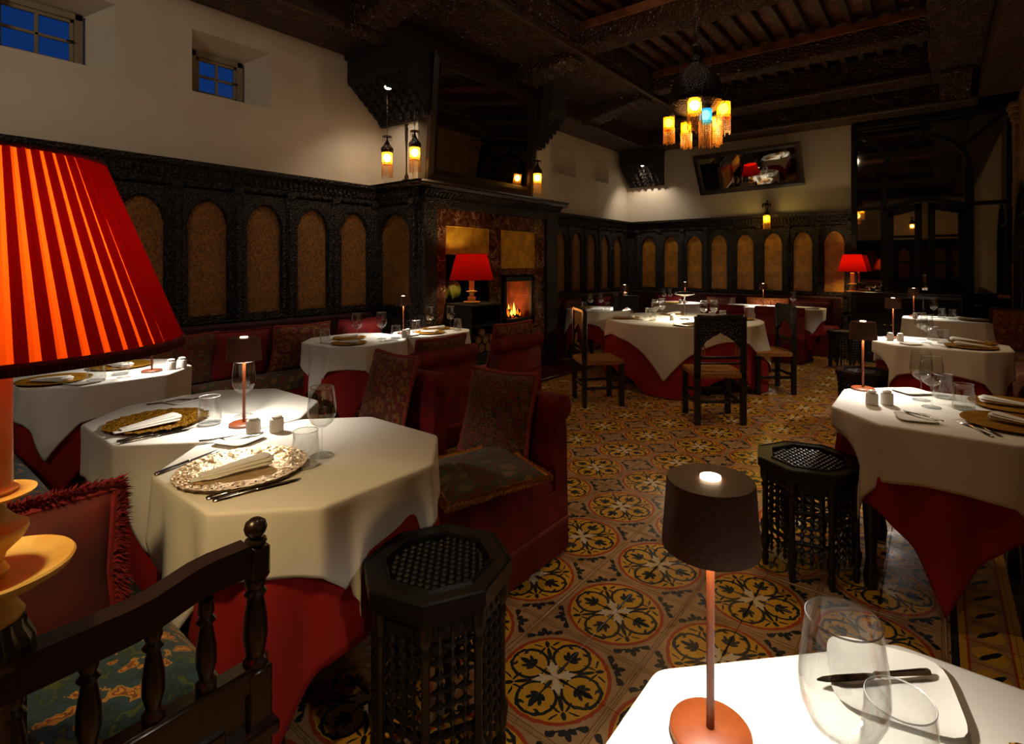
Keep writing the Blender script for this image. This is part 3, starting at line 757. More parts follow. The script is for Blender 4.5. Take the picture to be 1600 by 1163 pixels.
    MB().box(-.2, .22, -.25, .25, .50, .53, .006).build('lid', 'soot', b)
    for y in (-.25, .23): MB().box(-.2, .22, y, y+.02, 0, .5, .004).build('side_panel', 'soot', b)
    MB().box(-.2, .22, -.25, .25, -.02, 0, .004).build('base', 'soot', b)
    MB().box(-.2, .2, -.24, .24, .28, .30, .004).build('shelf', 'soot', b)
    MB().box(XL+.1, -3.88, 3.97, 4.51, 0, .43, .003).build('niche_base', 'wood', c)
    k = 0
    for (y, z, r_) in ((-.16, .05, .05), (-.05, .05, .048), (.06, .052, .05), (.17, .05, .046), (-.10, .14, .045), (.01, .14, .048), (.12, .14, .045), (-.04, .22, .04)):
        o = MB().lathe([(0, -.17), (r_, -.17), (r_*1.04, 0), (r_, .17), (0, .17)], 10, TR(0, 0, 0, 0, PI/2, 0)).build('log', 'log', None, (-4.08, 4.24+y, .452+z))
        tag(o, 'cut firewood log stacked in the niche under the fireside lamp', 'log', 'firewood logs in the fireplace niche')
    g = MB(); pr = [(0, -.14)]+[(.13*math.sin(PI*i/12), -.14*math.cos(PI*i/12)) for i in range(1, 12)]+[(0, .14)]
    g.lathe(pr, 40, TR(0, 0, 0, R(20), 0, 0), .008, 10)
    o = g.build('melon_ornament', P('green_gold_glaze', '#8a8a34', .35, col2='#5c6420', scale=8), None, (-4.42, 4.19, 1.12))
    tag(o, 'ribbed green and gold melon-shaped ornament at back of the niche', 'ornament')
chimney()

def tilted_mirror(name, label, pts, thick, mw, outward):
    """pts: four world corners of the outer frame, tilted plane; a frame of four mitred rails around the glass"""
    p = [Vector(q) for q in pts]; c = sum(p, Vector())/4
    e = thing(name, label, 'mirror', tuple(c))
    q = [a-c for a in p]
    n = Vector(outward).normalized()
    inn = []
    for i in range(4):
        a, b = (q[(i-1) % 4]-q[i]).normalized(), (q[(i+1) % 4]-q[i]).normalized()
        inn.append(q[i]+(a+b)*mw)
    for i in range(4):
        j = (i+1) % 4; o0, o1, i0, i1 = q[i], q[j], inn[i], inn[j]
        m0, m1 = (o0*.45+i0*.55), (o1*.45+i1*.55)
        m = MB(); m.add([o0, o1, o1+n*thick, o0+n*thick, m0+n*thick*1.15, m1+n*thick*1.15, m0+n*thick*.75, m1+n*thick*.75, i0+n*thick*.6, i1+n*thick*.6, i0, i1],
                        [(0, 1, 2, 3), (3, 2, 5, 4), (4, 5, 7, 6), (6, 7, 9, 8), (8, 9, 11, 10), (10, 11, 1, 0), (0, 3, 4, 6, 8, 10), (1, 2, 5, 7, 9, 11)])
        m.build('frame_rail', 'woods', e, smooth=0)
    g = MB().add([a+n*.006 for a in inn]+[a for a in inn], [(0, 1, 2, 3), (4, 5, 6, 7)]+[(i, (i+1) % 4, 4+(i+1) % 4, 4+i) for i in range(4)]).build('mirror_glass', 'mirror', e, smooth=0)
    return e
tilted_mirror('chimney_mirror', 'tall dark-framed mirror tilted forward above the fireplace mantel', [(CXF+.05, 3.63, 2.28), (CXF+.05, 5.40, 2.28), (CXF+.17, 5.42, 3.58), (CXF+.17, 3.62, 3.58)], .05, .12, (1, 0, -.09))
tilted_mirror('slanted_mirror', 'long dark-framed mirror hung aslant on the white back wall', [(-3.44, YB-.03, 2.68), (-1.70, YB-.03, 2.715), (-1.755, YB-.20, 3.415), (-3.53, YB-.20, 3.385)], .035, .085, (0, -1, -.24))

# corbels
def corbel(name, label, loc, rot, w_, steps, spot):
    """stalactite bracket: profile in (depth, z), extruded across w_; local +y is away from the wall"""
    e = sempty(name, loc, rot)
    top, prof = .68, []
    prof = [(0, .66), (0, 0), (.05, 0)]
    for k in range(steps):
        y0 = .05+.40*k/steps; z0 = .03+.34*k/steps
        prof += [(y0+.005, z0), (y0+.02, z0+.30/steps*.5), (y0+.40/steps, z0+.32/steps)]
    prof += [(.46, .40), (.46, .66)]
    T = Matrix(((0, 0, 1, 0), (1, 0, 0, 0), (0, 1, 0, 0), (0, 0, 0, 1)))
    MB().prism(prof, -w_/2, w_/2, T).build('bracket', 'wood', e, smooth=0)
    st = MB()
    for r_ in range(6):
        for q in range(7):
            y = .07+.36*(r_+.5)/6; z = .02+.33*(r_+.2)/6; x = -w_/2+w_*(q+.5)/7
            st.lathe([(0, -.03), (.02, -.01), (.028, .03), (.02, .05)], 6, TR(x, y, z))
    st.build('stalactite_carving', 'wood', e, kind='stuff')
    MB().box(-w_/2-.02, w_/2+.02, 0, .49, .62, .68, .01).build('abacus', 'wood', e)
    if spot:
        MB().lathe([(0, .05), (.035, .05), (.04, 0), (.033, -.005)], 14, TR(*spot)).build('spot_housing', 'black', e)
        MB().lathe([(0, -.004), (.026, -.004), (.026, .002), (0, .002)], 14, TR(*spot)).build('spot_bulb', 'halogen', e)
    return e
corbel('trim_5', '', (-4.51, CY0+.05, 2.93), PI, .86, 6, (-.24, .45, .20))
corbel('trim_6', '', (-4.52, YB-.02, 2.94), PI, .72, 6, (-.12, .46, .33))
corbel('trim_7', '', (CXF-.10, 5.62, 2.97), -PI/2, .36, 5, None)

# ------------------------------------------------------------------ glazed mirror-door at the back wall
def door_wall():
    d = sempty('door_1', (0, YB-.03, 0))
    def bar(name, pts, t=.045, dep=.06, mat='doorblack'):
        """flat bar along a polyline in the (x,z) plane"""
        L, Rr = [], []
        for i, (x, z) in enumerate(pts):
            a = Vector(pts[max(i-1, 0)]); b = Vector(pts[min(i+1, len(pts)-1)]); t_ = (b-a).normalized(); n = Vector((-t_.y, t_.x))
            L.append((x+n.x*t/2, z+n.y*t/2)); Rr.append((x-n.x*t/2, z-n.y*t/2))
        m = MB(); k = len(pts)
        vs = [(x, -h, z) for h in (0, dep) for (x, z) in L+Rr]
        fs = []
        for i in range(k-1):
            fs += [(i, i+1, k+i+1, k+i), (2*k+i, 2*k+i+1, 3*k+i+1, 3*k+i), (i, i+1, 2*k+i+1, 2*k+i), (k+i, k+i+1, 3*k+i+1, 3*k+i)]
        fs += [(0, k, 3*k, 2*k), (k-1, 2*k-1, 4*k-1, 3*k-1)]
        m.add(vs, fs); return m.build(name, mat, d, smooth=0)
    XA, XB, ZT = -1.01, .80, 3.57
    bar('outer_frame', [(XA, 0), (XA, ZT-.03)], .07, .09); bar('outer_frame', [(XB, 0), (XB, ZT-.03)], .08, .10)
    bar('outer_frame', [(XA-.03, ZT-.03), (XB+.03, ZT-.03)], .07, .09)
    xc, r_ = -.125, .50
    bar('post', [(xc-r_, 0), (xc-r_, 2.78)], .075, .08); bar('post', [(xc+r_, 0), (xc+r_, 2.78)], .10, .08)
    arch = []
    for k in range(25):
        a = PI*k/24; x = math.cos(a); arch.append((xc+r_*x, 2.76+.50*math.sin(a)*(1+.0*abs(x))+.03*(1-abs(x))**3))
    bar('arch_bar', arch, .06, .08)
    bar('glazing_bar', [(xc, 3.28), (xc, ZT-.05)], .05, .06)
    bar('glazing_bar', [(xc-.40, 3.04), (XA+.03, 3.48)], .05, .06); bar('glazing_bar', [(xc+.40, 3.04), (XB-.03, 3.50)], .05, .06)
    bar('transom', [(XA, 2.26), (xc-r_, 2.26)], .05, .07); bar('transom', [(xc+r_, 2.26), (XB, 2.26)], .05, .07)
    bar('transom', [(xc-r_, 2.23), (xc-.1, 2.36), (xc+.1, 2.36), (xc+r_, 2.23)], .06, .08)
    MB().box(XA, XB, -.012, -.004, .02, ZT-.05, .001).build('mirror_pane', 'mirrord', d)
    for s in (-1, 1):
        xi, xo = xc+s*.035, xc+s*(r_-.04)
        lf = sempty('door_leaf'); lf.parent = d; del lf['kind']
        xa, xb = min(xi, xo), max(xi, xo)
        zi = 2.32; zo = 2.20
        zf = lambda x: zo+(zi-zo)*(1-abs(x-xc)/r_)
        m = MB()
        m.box(xa, xa+.085, -.10, -.05, 0, zf(xa)-.02, .006).box(xb-.085, xb, -.10, -.05, 0, zf(xb)-.02, .006)
        m.build('stile', 'doorblack', lf)
        m = MB(); m.prism([(xa, zf(xa)-.10), (xb, zf(xb)-.10), (xb, zf(xb)), (xa, zf(xa))], -.10, -.05, Matrix(((1, 0, 0, 0), (0, 0, 1, 0), (0, 1, 0, 0), (0, 0, 0, 1))))
        m.build('top_rail', 'doorblack', lf, smooth=0)
        for z in (1.10, 1.42, 1.80): MB().box(xa+.08, xb-.08, -.095, -.055, z, z+.035, .004).build('glazing_bar', 'doorblack', lf)
        MB().box(xa+.05, xb-.05, -.095, -.06, .0, 1.10, .006).build('lower_panel', 'doorblack', lf)
        for za, zb in ((1.135, 1.42), (1.455, 1.80), (1.835, 2.2)):
            MB().box(xa+.083, xb-.083, -.078, -.072, za, zb, .003).build('pane', 'mirror', lf)
    MB().box(XB-.12, XB+.0, -.16, -.04, .95, 1.0, .01).build('door_pull', 'brass', d)
door_wall()

# ------------------------------------------------------------------ tablecloth + tables
def octo(hx, hy, c): return [(hx, -hy+c), (hx, hy-c), (hx-c, hy), (-hx+c, hy), (-hx, hy-c), (-hx, -hy+c), (-hx+c, -hy), (hx-c, -hy)]
def ray_poly(poly, th):
    d = (math.cos(th), math.sin(th)); best = 9
    for i in range(len(poly)):
        (x1, y1), (x2, y2) = poly[i], poly[(i+1) % len(poly)]
        ex, ey = x2-x1, y2-y1; den = d[0]*ey-d[1]*ex
        if abs(den) < 1e-9: continue
        t = (x1*ey-y1*ex)/den; s_ = (x1*d[1]-y1*d[0])/den
        if t > 0 and -1e-6 <= s_ <= 1+1e-6: best = min(best, t)
    return best
def cloth_mesh(name, mat, label, cat, group, loc, z, poly, half, rot=0, rnd=None, zmin=.012, flare=.022, seed=0, off=0, folds=0, famp=.02, skirt=None, push=()):
    rg = random.Random(seed); n = 240; rows = []
    ph = [rg.uniform(0, 6.28) for _ in range(6)]
    corners = [rot+math.atan2(sy*half[1], sx*half[0]) for sx in (-1, 1) for sy in (-1, 1)]
    L = []; RT = []
    sq = [(half[0], -half[1]), (half[0], half[1]), (-half[0], half[1]), (-half[0], -half[1])]
    for i in range(n):
        th = 2*PI*i/n
        rt = (rnd if rnd else ray_poly(poly, th))+off
        rc = ray_poly(sq, th-rot)
        RT.append(rt); L.append(max(.02, rc-rt) if not skirt else skirt)
    RT = [(RT[i-1]+RT[i]*2+RT[(i+1) % n])/4 for i in range(n)]
    ns = 16; m = MB(); vs = [(0, 0, 0)]; fs = []
    for q in (.5, .97): rows.append(([RT[i]*q for i in range(n)], [0]*n))
    rr = .010
    for k in range(1, 4):
        a = k/3*PI/2; rows.append(([RT[i]-rr+rr*math.sin(a) for i in range(n)], [-rr+rr*math.cos(a)]*n))
    for k in range(1, ns+1):
        t = k/ns; O, Z = [], []
        for i in range(n):
            th = 2*PI*i/n; s_ = L[i]*t; q = min(1, s_/.30)
            o = flare*q*(.75+.25*math.sin(3*th+ph[0]))
            for c in corners:
                dl = (th-c+PI) % (2*PI)-PI
                o += q*(.020*math.exp(-(dl/.12)**2)-.030*math.exp(-((abs(dl)-.27)/.10)**2))
            for e_, cnt in ((1, 7), (.6, 11), (.35, 19)):
                o += .007*e_*q*math.sin(cnt*th+ph[cnt % 5])
            if folds: o += famp*min(1.3, s_/.25)*(math.sin(folds*th+1.2*math.sin(3*th+ph[1]))*.7+.3*math.sin(folds*1.7*th+ph[2]))
            zz = -rr-s_*(.985)
            if z+zz < zmin: zz = zmin-z
            O.append(RT[i]+o); Z.append(zz)
        rows.append((O, Z))
    for rad, zz in rows:
        for i in range(n):
            th = 2*PI*i/n; x, y = rad[i]*math.cos(th), rad[i]*math.sin(th)
            for (qx, qy, qr) in push:      # a stool tucked against the hanging cloth dents it
                dx, dy = loc[0]+x-qx, loc[1]+y-qy; d_ = math.hypot(dx, dy); R_ = qr+(.012 if off > 0 else -.0)
                wgt = max(0, min(1, (.66-(z+zz[i]))/.12))
                if d_ < R_ and wgt > 0: k_ = 1+(R_/max(d_, .02)-1)*wgt; x, y = qx+dx*k_-loc[0], qy+dy*k_-loc[1]
            vs.append((x, y, zz[i]))
    for i in range(n): fs.append((0, 1+i, 1+(i+1) % n))
    for k in range(len(rows)-1):
        for i in range(n):
            j = (i+1) % n; a = 1+k*n; b = a+n; fs.append((a+i, b+i, b+j, a+j))
    o = m.add(vs, fs).build(name, mat, None, (loc[0], loc[1], z), smooth=60, recalc=False)
    md = o.modifiers.new('thickness', 'SOLIDIFY'); md.thickness = .0022; md.offset = -1
    return tag(o, label, cat, group)
def table(desc, cx, cy_, hx, hy, ch, white, red, rnd=None, rot=0, seed=1, z=.75, wrot=None, rrot=None, push=()):
    poly = octo(hx, hy, ch) if not rnd else None
    t = thing('dining_table', 'dining table hidden under cloths, the '+desc, 'table', (cx, cy_, 0), 0, None)
    mp = MB()
    if rnd: mp.lathe([(0, z-.035), (rnd-.01, z-.035), (rnd-.004, z-.02), (rnd-.01, z-.008), (0, z-.008)], 48)
    else: mp.prism([(x*.99, y*.99) for x, y in poly], z-.035, z-.008)
    mp.build('tabletop', 'woods', t)
    lx, ly = (rnd*.5, rnd*.5) if rnd else (hx*.62, hy*.62)
    for sx in (-1, 1):
        for sy in (-1, 1):
            MB().lathe([(0, 0), (.025, 0), (.03, .05), (.02, .12), (.032, .35), (.03, z-.036), (0, z-.036)], 10, TR(sx*lx, sy*ly)).build('leg', 'black', t)
    cloth_mesh('red_undercloth', 'red', 'red undercloth of the '+desc, 'tablecloth', 'red undercloths', (cx, cy_), z-.002, poly, red, rot if rrot is None else rrot, rnd, push=push, seed=seed, off=-.014, flare=.014, folds=9 if rnd else 0, famp=.03)
    cloth_mesh('white_tablecloth', 'white', 'white cloth on the '+desc, 'tablecloth', 'white tablecloths', (cx, cy_), z+.0035, poly, white, rot if wrot is None else wrot, rnd, push=push, seed=seed, off=.004, folds=9 if rnd else 0, famp=.03)
T1 = 'table nearest the turned wooden arm rail'
T2 = 'table joined behind the nearest, with textured gold charger'
T3 = 'table behind the huge red pleated lampshade'
T4 = 'wall table by the patterned bench pillow'
T5 = 'table in front of the fireplace niche'
TRD = 'round table ringed by rush-seated chairs'
TF = 'table beside the open-floor octagonal stool'
TG = 'middle table of the stone-side row'
TH = 'farthest table before the mirrored door'
TBR = 'foreground corner table under the big brown lamp'
TI = 'corner table beyond the fireplace'
TJ = 'small back table behind the round table'
TK = 'long table under the slanted mirror'
Z0 = .75
table(T1, -1.715, .975, .405, .395, .20, (.60, .60), (.80, .78), seed=3, wrot=PI/4, push=[(-1.13, 1.03, .205)])
table(T2, -2.555, .985, .405, .395, .20, (.575, .57), (.80, .78), seed=8)
table(T3, -4.02, .97, .40, .40, .20, (.57, .57), (.77, .77), seed=12)
table(T4, -4.02, 2.72, .40, .39, .20, (.60, .60), (.77, .76), seed=15, wrot=PI/4)
table(T5, -3.90, 3.47, .27, .37, .13, (.40, .52), (.52, .68), seed=19)
table(TRD, -2.42, 6.10, .9, .9, .2, (1.05, 1.05), (1.42, 1.42), rnd=.90, rot=R(-80+45), seed=22)
table(TF, .03, 2.96, .41, .41, .20, (.61, .62), (.77, .77), seed=27, rrot=PI/4, push=[(-.475, 2.735, .25)])
table(TG, .02, 5.48, .45, .36, .18, (.66, .55), (.86, .74), seed=31, push=[(-.49, 5.33, .25)])
table(TH, .14, 8.02, .47, .34, .17, (.66, .52), (.84, .70), seed=35)
table(TBR, .05, .69, .405, .40, .30, (.60, .60), (.80, .80), seed=38)
table(TI, -3.98, 6.80, .45, .42, .2, (.63, .60), (.84, .80), seed=41)
table(TJ, -3.55, 8.72, .40, .36, .2, (.57, .53), (.76, .72), seed=44)
table(TK, -2.02, 8.72, .72, .34, .15, (.88, .50), (1.05, .68), seed=47)

# ------------------------------------------------------------------ tableware
def wine_glass():
    t = thing('wine_glass', 'x', 'glass')
    p = [(0, 0), (.035, 0), (.0368, .0018), (.02, .004), (.006, .009), (.0038, .02), (.0035, .085), (.006, .094), (.018, .100), (.034, .113), (.044, .135), (.0465, .155), (.045, .18), (.041, .21), (.0387, .2312), (.0390, .2322), (.0380, .2335), (.0371, .2325), (.0376, .2312), (.0400, .21), (.0438, .18), (.0452, .155), (.0428, .136), (.033, .1145), (.018, .1025), (0, .099)]
    MB().lathe(p, 40).build('bowl_and_stem', 'glass', t, recalc=True, smooth=80)
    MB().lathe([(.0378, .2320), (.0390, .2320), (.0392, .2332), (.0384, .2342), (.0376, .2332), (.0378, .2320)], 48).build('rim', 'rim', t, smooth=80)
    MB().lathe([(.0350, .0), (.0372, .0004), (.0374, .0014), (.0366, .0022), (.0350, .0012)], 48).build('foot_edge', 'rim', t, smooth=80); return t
def tumbler():
    t = thing('water_tumbler', 'x', 'glass')
    p = [(0, 0), (.034, 0), (.041, .004), (.0435, .013), (.043, .03), (.0405, .07), (.0374, .1112), (.0376, .1122), (.0366, .1134), (.0357, .1122), (.0360, .1112), (.039, .07), (.0418, .03), (.0418, .016), (.038, .010), (0, .008)]
    MB().lathe(p, 40).build('tumbler_wall', 'glass', t, smooth=80)
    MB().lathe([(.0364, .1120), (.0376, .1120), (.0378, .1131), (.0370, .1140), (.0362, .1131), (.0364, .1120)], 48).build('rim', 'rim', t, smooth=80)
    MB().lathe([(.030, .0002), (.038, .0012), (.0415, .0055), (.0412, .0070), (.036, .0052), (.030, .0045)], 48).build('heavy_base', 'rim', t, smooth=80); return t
def shaker():
    t = thing('ceramic_shaker', 'x', 'shaker')
    MB().lathe([(0, 0), (.023, 0), (.025, .002), (.025, .048), (.022, .052), (0, .052)], 60, None, .0008, 20).build('body', 'porcelain', t)
    MB().lathe([(.012, .0521), (.013, .055), (.019, .057), (.020, .061), (.015, .066), (0, .068)], 24).build('cap', 'porcelain', t); return t
def lamp():
    t = thing('cordless_table_lamp', 'x', 'lamp')
    MB().lathe([(0, 0), (.052, 0), (.054, .003), (.054, .009), (.050, .012), (0, .012)], 48).build('base', 'copper', t)
    MB().lathe([(.0055, .0125), (.0055, .34)], 12).build('pole', 'copper', t)
    s = MB().lathe([(.065, .262), (.0585, .349), (.0575, .352), (0, .353), (0, .350), (.0565, .349), (.0635, .262), (.065, .262)], 48).build('lamp_shade', 'lampbrown', t, smooth=50)
    MB().lathe([(0, .3535), (.014, .3535), (.014, .3565), (0, .3565)], 24).build('light_button', 'led', t)
    light('lamp_led', 'AREA', (0, 0, .287), 5.2, (1, .90, .76), .05, (0, 0, -1), parent=t)
    return t
def mushroom():
    t = thing('mushroom_table_lamp', 'slim chrome mushroom lamp in the middle of the round table', 'lamp')
    MB().lathe([(0, 0), (.06, 0), (.062, .006), (.05, .012), (0, .014)], 32).build('base', 'silver', t)
    MB().lathe([(.005, .0145), (.005, .28)], 10).build('pole', 'silver', t)
    MB().lathe([(.0, .272), (.03, .275), (.12, .300), (.125, .305), (.10, .325), (.04, .335), (0, .336)], 32).build('lamp_shade', 'silver', t)
    light('lamp_led', 'AREA', (0, 0, .268), 14, (1, .82, .54), .09, (0, 0, -1), parent=t)
    return t
def ringprof(rs): return rs
def charger():
    t = thing('gold_charger', 'x', 'plate')
    MB().lathe([(0, .002), (.09, .002), (.105, .003), (.158, .010), (.165, .012), (.166, .014), (.158, .0145), (.118, .0085), (.113, .0055), (.105, .0075), (.095, .0065), (.07, .006), (0, .006)], 72).build('plate_body', 'gold', t); return t
def charger_tex():
    t = thing('textured_gold_charger', 'x', 'plate')
    m = MB()
    def fn(u, v):
        a = 2*PI*u; r = .178*v; q = .006*math.sin(a*17+3*math.sin(a*5))*v**8
        return ((r+q)*math.cos(a), (r+q)*math.sin(a), .006+.010*max(0, v-.55)**1.2*2+.0022*math.sin(a*23)*math.sin(v*26)*min(1, v*1.5))
    m.grid(fn, 140, 22, True); m.grid(lambda u, v: (fn(u, v)[0], fn(u, v)[1], max(.001, fn(u, v)[2]-.004)), 140, 22, True)
    m.build('plate_body', 'goldtex', t); return t
def charger_lace():
    t = thing('pierced_gold_charger', 'x', 'plate')
    m = MB(); n = 192
    def fn(u, v):
        a = 2*PI*u; r = .185*v
        z = .006+.022*max(0, v-.5)**1.3
        bump = 0
        if v > .45: bump = .006*max(0, math.cos(a*13))*math.exp(-((v-.72)/.10)**2)+.002*math.sin(a*39)*math.exp(-((v-.9)/.05)**2)
        edge = .005*max(0, math.sin(a*32))**3*max(0, (v-.93)/.07)
        return ((r+edge)*math.cos(a), (r+edge)*math.sin(a), z+bump)
    m.grid(fn, n, 26, True); m.grid(lambda u, v: (fn(u, v)[0], fn(u, v)[1], max(.001, fn(u, v)[2]-.004)), n, 26, True)
    m.build('plate_body', 'lace', t)
    d = MB()
    for k in range(64):
        a = 2*PI*k/64; r = .168 if k % 2 else .150; x, y = r*math.cos(a), r*math.sin(a)
        z = .006+.022*max(0, r/.185-.5)**1.3
        d.prism([(x+.0032*math.cos(q*PI/3), y+.0032*math.sin(q*PI/3)) for q in range(6)], z+.0008, z+.0018)
    d.build('pierced_holes', 'soot', t, kind='stuff', smooth=0)
    return t
def napkin():
    t = thing('folded_napkin', 'x', 'napkin')
    def leaf(x0, x1, w0, w1, z0, z1, h0, h1, dy):
        def fn(u, v):
            x = x0+(x1-x0)*v; a = 2*PI*u; c, s_ = math.cos(a), math.sin(a)
            wd = w0+(w1-w0)*v**.8; hh = (h0+(h1-h0)*v)
            end = min(1, ((1-v)/.06))**.5 if v > .94 else 1
            k = (abs(c)**3+abs(s_)**3)**(-1/3)
            y = wd*k*c*end; z = z0+(z1-z0)*v+hh/2+hh/2*k*s_*end
            return (x, y+dy*(1-v)+.0015*math.sin(x*30), z)
        return fn
    m = MB(); n = 28
    m.grid(leaf(-.118, .105, .013, .038, .001, .001, .004, .012, -.008), n, 20, True)
    m.build('lower_fold', 'white', t, smooth=180, recalc=True)
    m = MB(); m.grid(leaf(-.095, .110, .020, .036, .0045, .010, .006, .016, .004), n, 20, True)
    m.grid(leaf(-.080, .098, .012, .030, .010, .0245, .003, .006, .006), n, 20, True)
    m.build('upper_fold', 'white', t, smooth=180, recalc=True)
    return t
def flat_sweep(m, L, th=.0022, T=None):
    """L: list of (x, halfwidth, z)"""
    vs = []; n = len(L)
    for x, w_, z in L: vs += [(x, -w_, z), (x, -w_*.5, z+th*.8), (x, w_*.5, z+th*.8), (x, w_, z), (x, 0, z-th*.4)]
    fs = [(i*5+k, i*5+(k+1) % 5, (i+1)*5+(k+1) % 5, (i+1)*5+k) for i in range(n-1) for k in range(5)]
    fs += [tuple(range(5)), tuple(range((n-1)*5, n*5))]
    m.add(vs, fs, T)
def knife():
    t = thing('table_knife', 'x', 'knife')
    m = MB(); flat_sweep(m, [(-.115, .002, .003), (-.112, .0075, .004), (-.10, .009, .0045), (-.06, .0068, .0045), (-.012, .0055, .0045), (-.006, .0085, .0045), (0, .006, .0045)], .006); m.build('knife_handle', 'silver', t, smooth=60)
    m = MB(); flat_sweep(m, [(0, .006, .004), (.01, .0085, .004), (.07, .0095, .004), (.10, .0075, .004), (.115, .002, .0038)], .0014); m.build('blade', 'silver', t, smooth=60); return t
def fork():
    t = thing('table_fork', 'x', 'fork')
    m = MB(); flat_sweep(m, [(-.105, .003, .004), (-.10, .010, .0035), (-.07, .007, .003), (-.02, .0032, .005), (.02, .003, .009), (.04, .009, .006), (.055, .0125, .003)], .003); m.build('fork_handle', 'silver', t, smooth=60)
    m = MB()
    for y in (-.0098, -.0033, .0033, .0098): flat_sweep(m, [(.052, .0024, .003), (.075, .0018, .002), (.103, .001, .007)], .0016, TR(0, y, 0))
    m.build('tines', 'silver', t, smooth=60); return t
def side_plate():
    t = thing('square_side_plate', 'x', 'plate')
    m = MB()
    def sq(a, r):
        c, s_ = math.cos(a), math.sin(a); k = (abs(c)**5+abs(s_)**5)**(-1/5); return r*k*c, r*k*s_
    rings = [(.0, .003), (.04, .003), (.055, .0045), (.068, .010), (.070, .0108), (.0695, .0095), (.058, .0025), (.045, .0008), (0, .0008)]
    n = 48; vs = []; fs = []
    for r_, z in rings:
        for i in range(n): x, y = sq(2*PI*i/n, max(r_, 1e-4)); vs.append((x, y, z))
    for k in range(len(rings)-1):
        for i in range(n): j = (i+1) % n; fs.append((k*n+i, k*n+j, (k+1)*n+j, (k+1)*n+i))
    m.add(vs, fs).build('plate_body', 'porcelain', t); return t
MK = dict(wine=wine_glass, tumbler=tumbler, shaker=shaker, lamp=lamp, charger=charger, ctex=charger_tex, clace=charger_lace, napkin=napkin, knife=knife, fork=fork, plate=side_plate)
GR = dict(wine='wine glasses', tumbler='water tumblers', shaker='white shakers', lamp='cordless table lamps', charger='gold chargers', ctex='textured gold chargers', clace=None,
          napkin='folded napkins', knife='table knives', fork='table forks', plate='square side plates')
ZT_ = Z0+.0045
def put(k, x, y, rot, label, z=None, tilt=None, scale=None): return place(k, MK[k], (x, y, ZT_ if z is None else z), rot, label, GR[k], scale, tilt)
# ---- nearest table
put('clace', -1.735, .765, 0, 'pale pierced gold charger with scalloped knobs, '+'on the '+T1)
put('napkin', -1.715, .735, R(81), 'white napkin folded on the pierced pale gold charger', ZT_+.014)
put('wine', -1.655, .985, 0, 'tall wine glass right behind the tumbler on the '+T1)
put('tumbler', -1.615, .905, 0, 'water tumbler beside the pierced pale gold charger')
put('knife', -1.545, .725, R(78), 'longer of two silver knives by the pierced gold charger')
put('knife', -1.580, .715, R(80), 'second silver knife lying close against the first, by the pierced charger', scale=.95)
put('fork', -2.07, .875, R(62), 'silver fork above the pierced pale gold charger', ZT_+.006)
put('plate', -2.03, .885, R(20), 'square side plate near the twin shakers on the '+T1)
put('knife', -1.945, .69, R(110), 'silver knife half under the pierced gold charger, by the cloth edge')
put('lamp', -2.225, .985, 0, 'copper-stemmed lamp with dim brown shade between the two joined tables')
put('shaker', -2.085, .958, 0, 'white ribbed shaker nearer the copper lamp on the joined tables')
put('shaker', -2.035, 1.022, 0, 'white ribbed shaker farther from the copper lamp on the joined tables')
# ---- joined table
put('ctex', -2.535, .785, 0, 'dark textured gold charger on the joined table, behind the nearest')
put('napkin', -2.46, .735, R(92), 'white napkin folded on the textured gold charger of the joined table', ZT_+.014)
put('tumbler', -2.345, .905, 0, 'water tumbler by the textured gold charger of the joined table')
put('wine', -2.36, 1.045, 0, 'wine glass standing by the copper lamp on the joined table')
put('knife', -2.335, .725, R(86), 'silver knife in front of the textured gold charger on joined table')
put('knife', -2.365, .715, R(88), 'paired silver knife in front of textured gold charger on joined table', scale=.95)
put('fork', -2.86, .95, R(70), 'silver fork at the far edge of the joined table')
put('plate', -2.84, .98, R(12), 'square side plate at the far edge of the joined table')
# ---- table behind the big shade
put('charger', -3.90, .72, 0, 'gold charger in front half of the '+T3)
put('napkin', -3.85, .70, R(30), 'white napkin on the front charger of the '+T3, ZT_+.012)
put('charger', -4.12, 1.08, 0, 'gold charger in rear half of the '+T3)
put('napkin', -4.08, 1.06, R(10), 'white napkin on the rear charger of the '+T3, ZT_+.012)
put('tumbler', -3.715, .86, 0, 'nearer water tumbler on the '+T3)
put('tumbler', -3.83, 1.0, 0, 'farther water tumbler on the '+T3)
put('wine', -3.72, .99, 0, 'wine glass half hidden under the rim of the huge red shade')
put('lamp', -3.78, 1.14, 0, 'copper lamp whose shade hides behind the huge red lampshade')
put('shaker', -3.76, 1.235, 0, 'white ribbed shaker nearer the camera on the '+T3)
put('shaker', -3.78, 1.30, 0, 'white ribbed shaker at the corner of the '+T3)
put('plate', -3.71, .80, R(20), 'square side plate under tumblers on the '+T3)
# ---- wall table
def duo(desc, c, A, B, lampxy=None, sh=None, extra=True):
    for i, (x, y) in enumerate((A, B)):
        w_ = ('first', 'second')[i] if False else ('nearer', 'farther')[i]
        put('charger', x, y, 0, w_+' gold charger on the '+desc, scale=.85)
        put('napkin', x, y, R(20+i*30), 'white napkin on the '+w_+' gold charger, '+desc, ZT_+.011, scale=.8)
duo(T4, None, (-3.83, 2.52), (-4.10, 2.70))
put('tumbler', -4.05, 2.44, 0, 'nearer water tumbler on the '+T4)
put('wine', -3.93, 2.66, 0, 'nearer wine glass on the '+T4)
put('wine', -3.86, 2.86, 0, 'farther wine glass on the '+T4)
put('tumbler', -3.78, 2.95, 0, 'farther water tumbler on the '+T4)
put('shaker', -3.80, 3.06, 0, 'white ribbed shaker nearer the camera, joint of the two wall tables')
put('shaker', -3.83, 3.12, 0, 'white ribbed shaker farther back, joint of the two wall tables')
put('plate', -3.98, 2.46, R(10), 'square side plate at the front edge of the '+T4)
put('knife', -3.68, 2.84, R(70), 'silver knife at the edge of the '+T4)
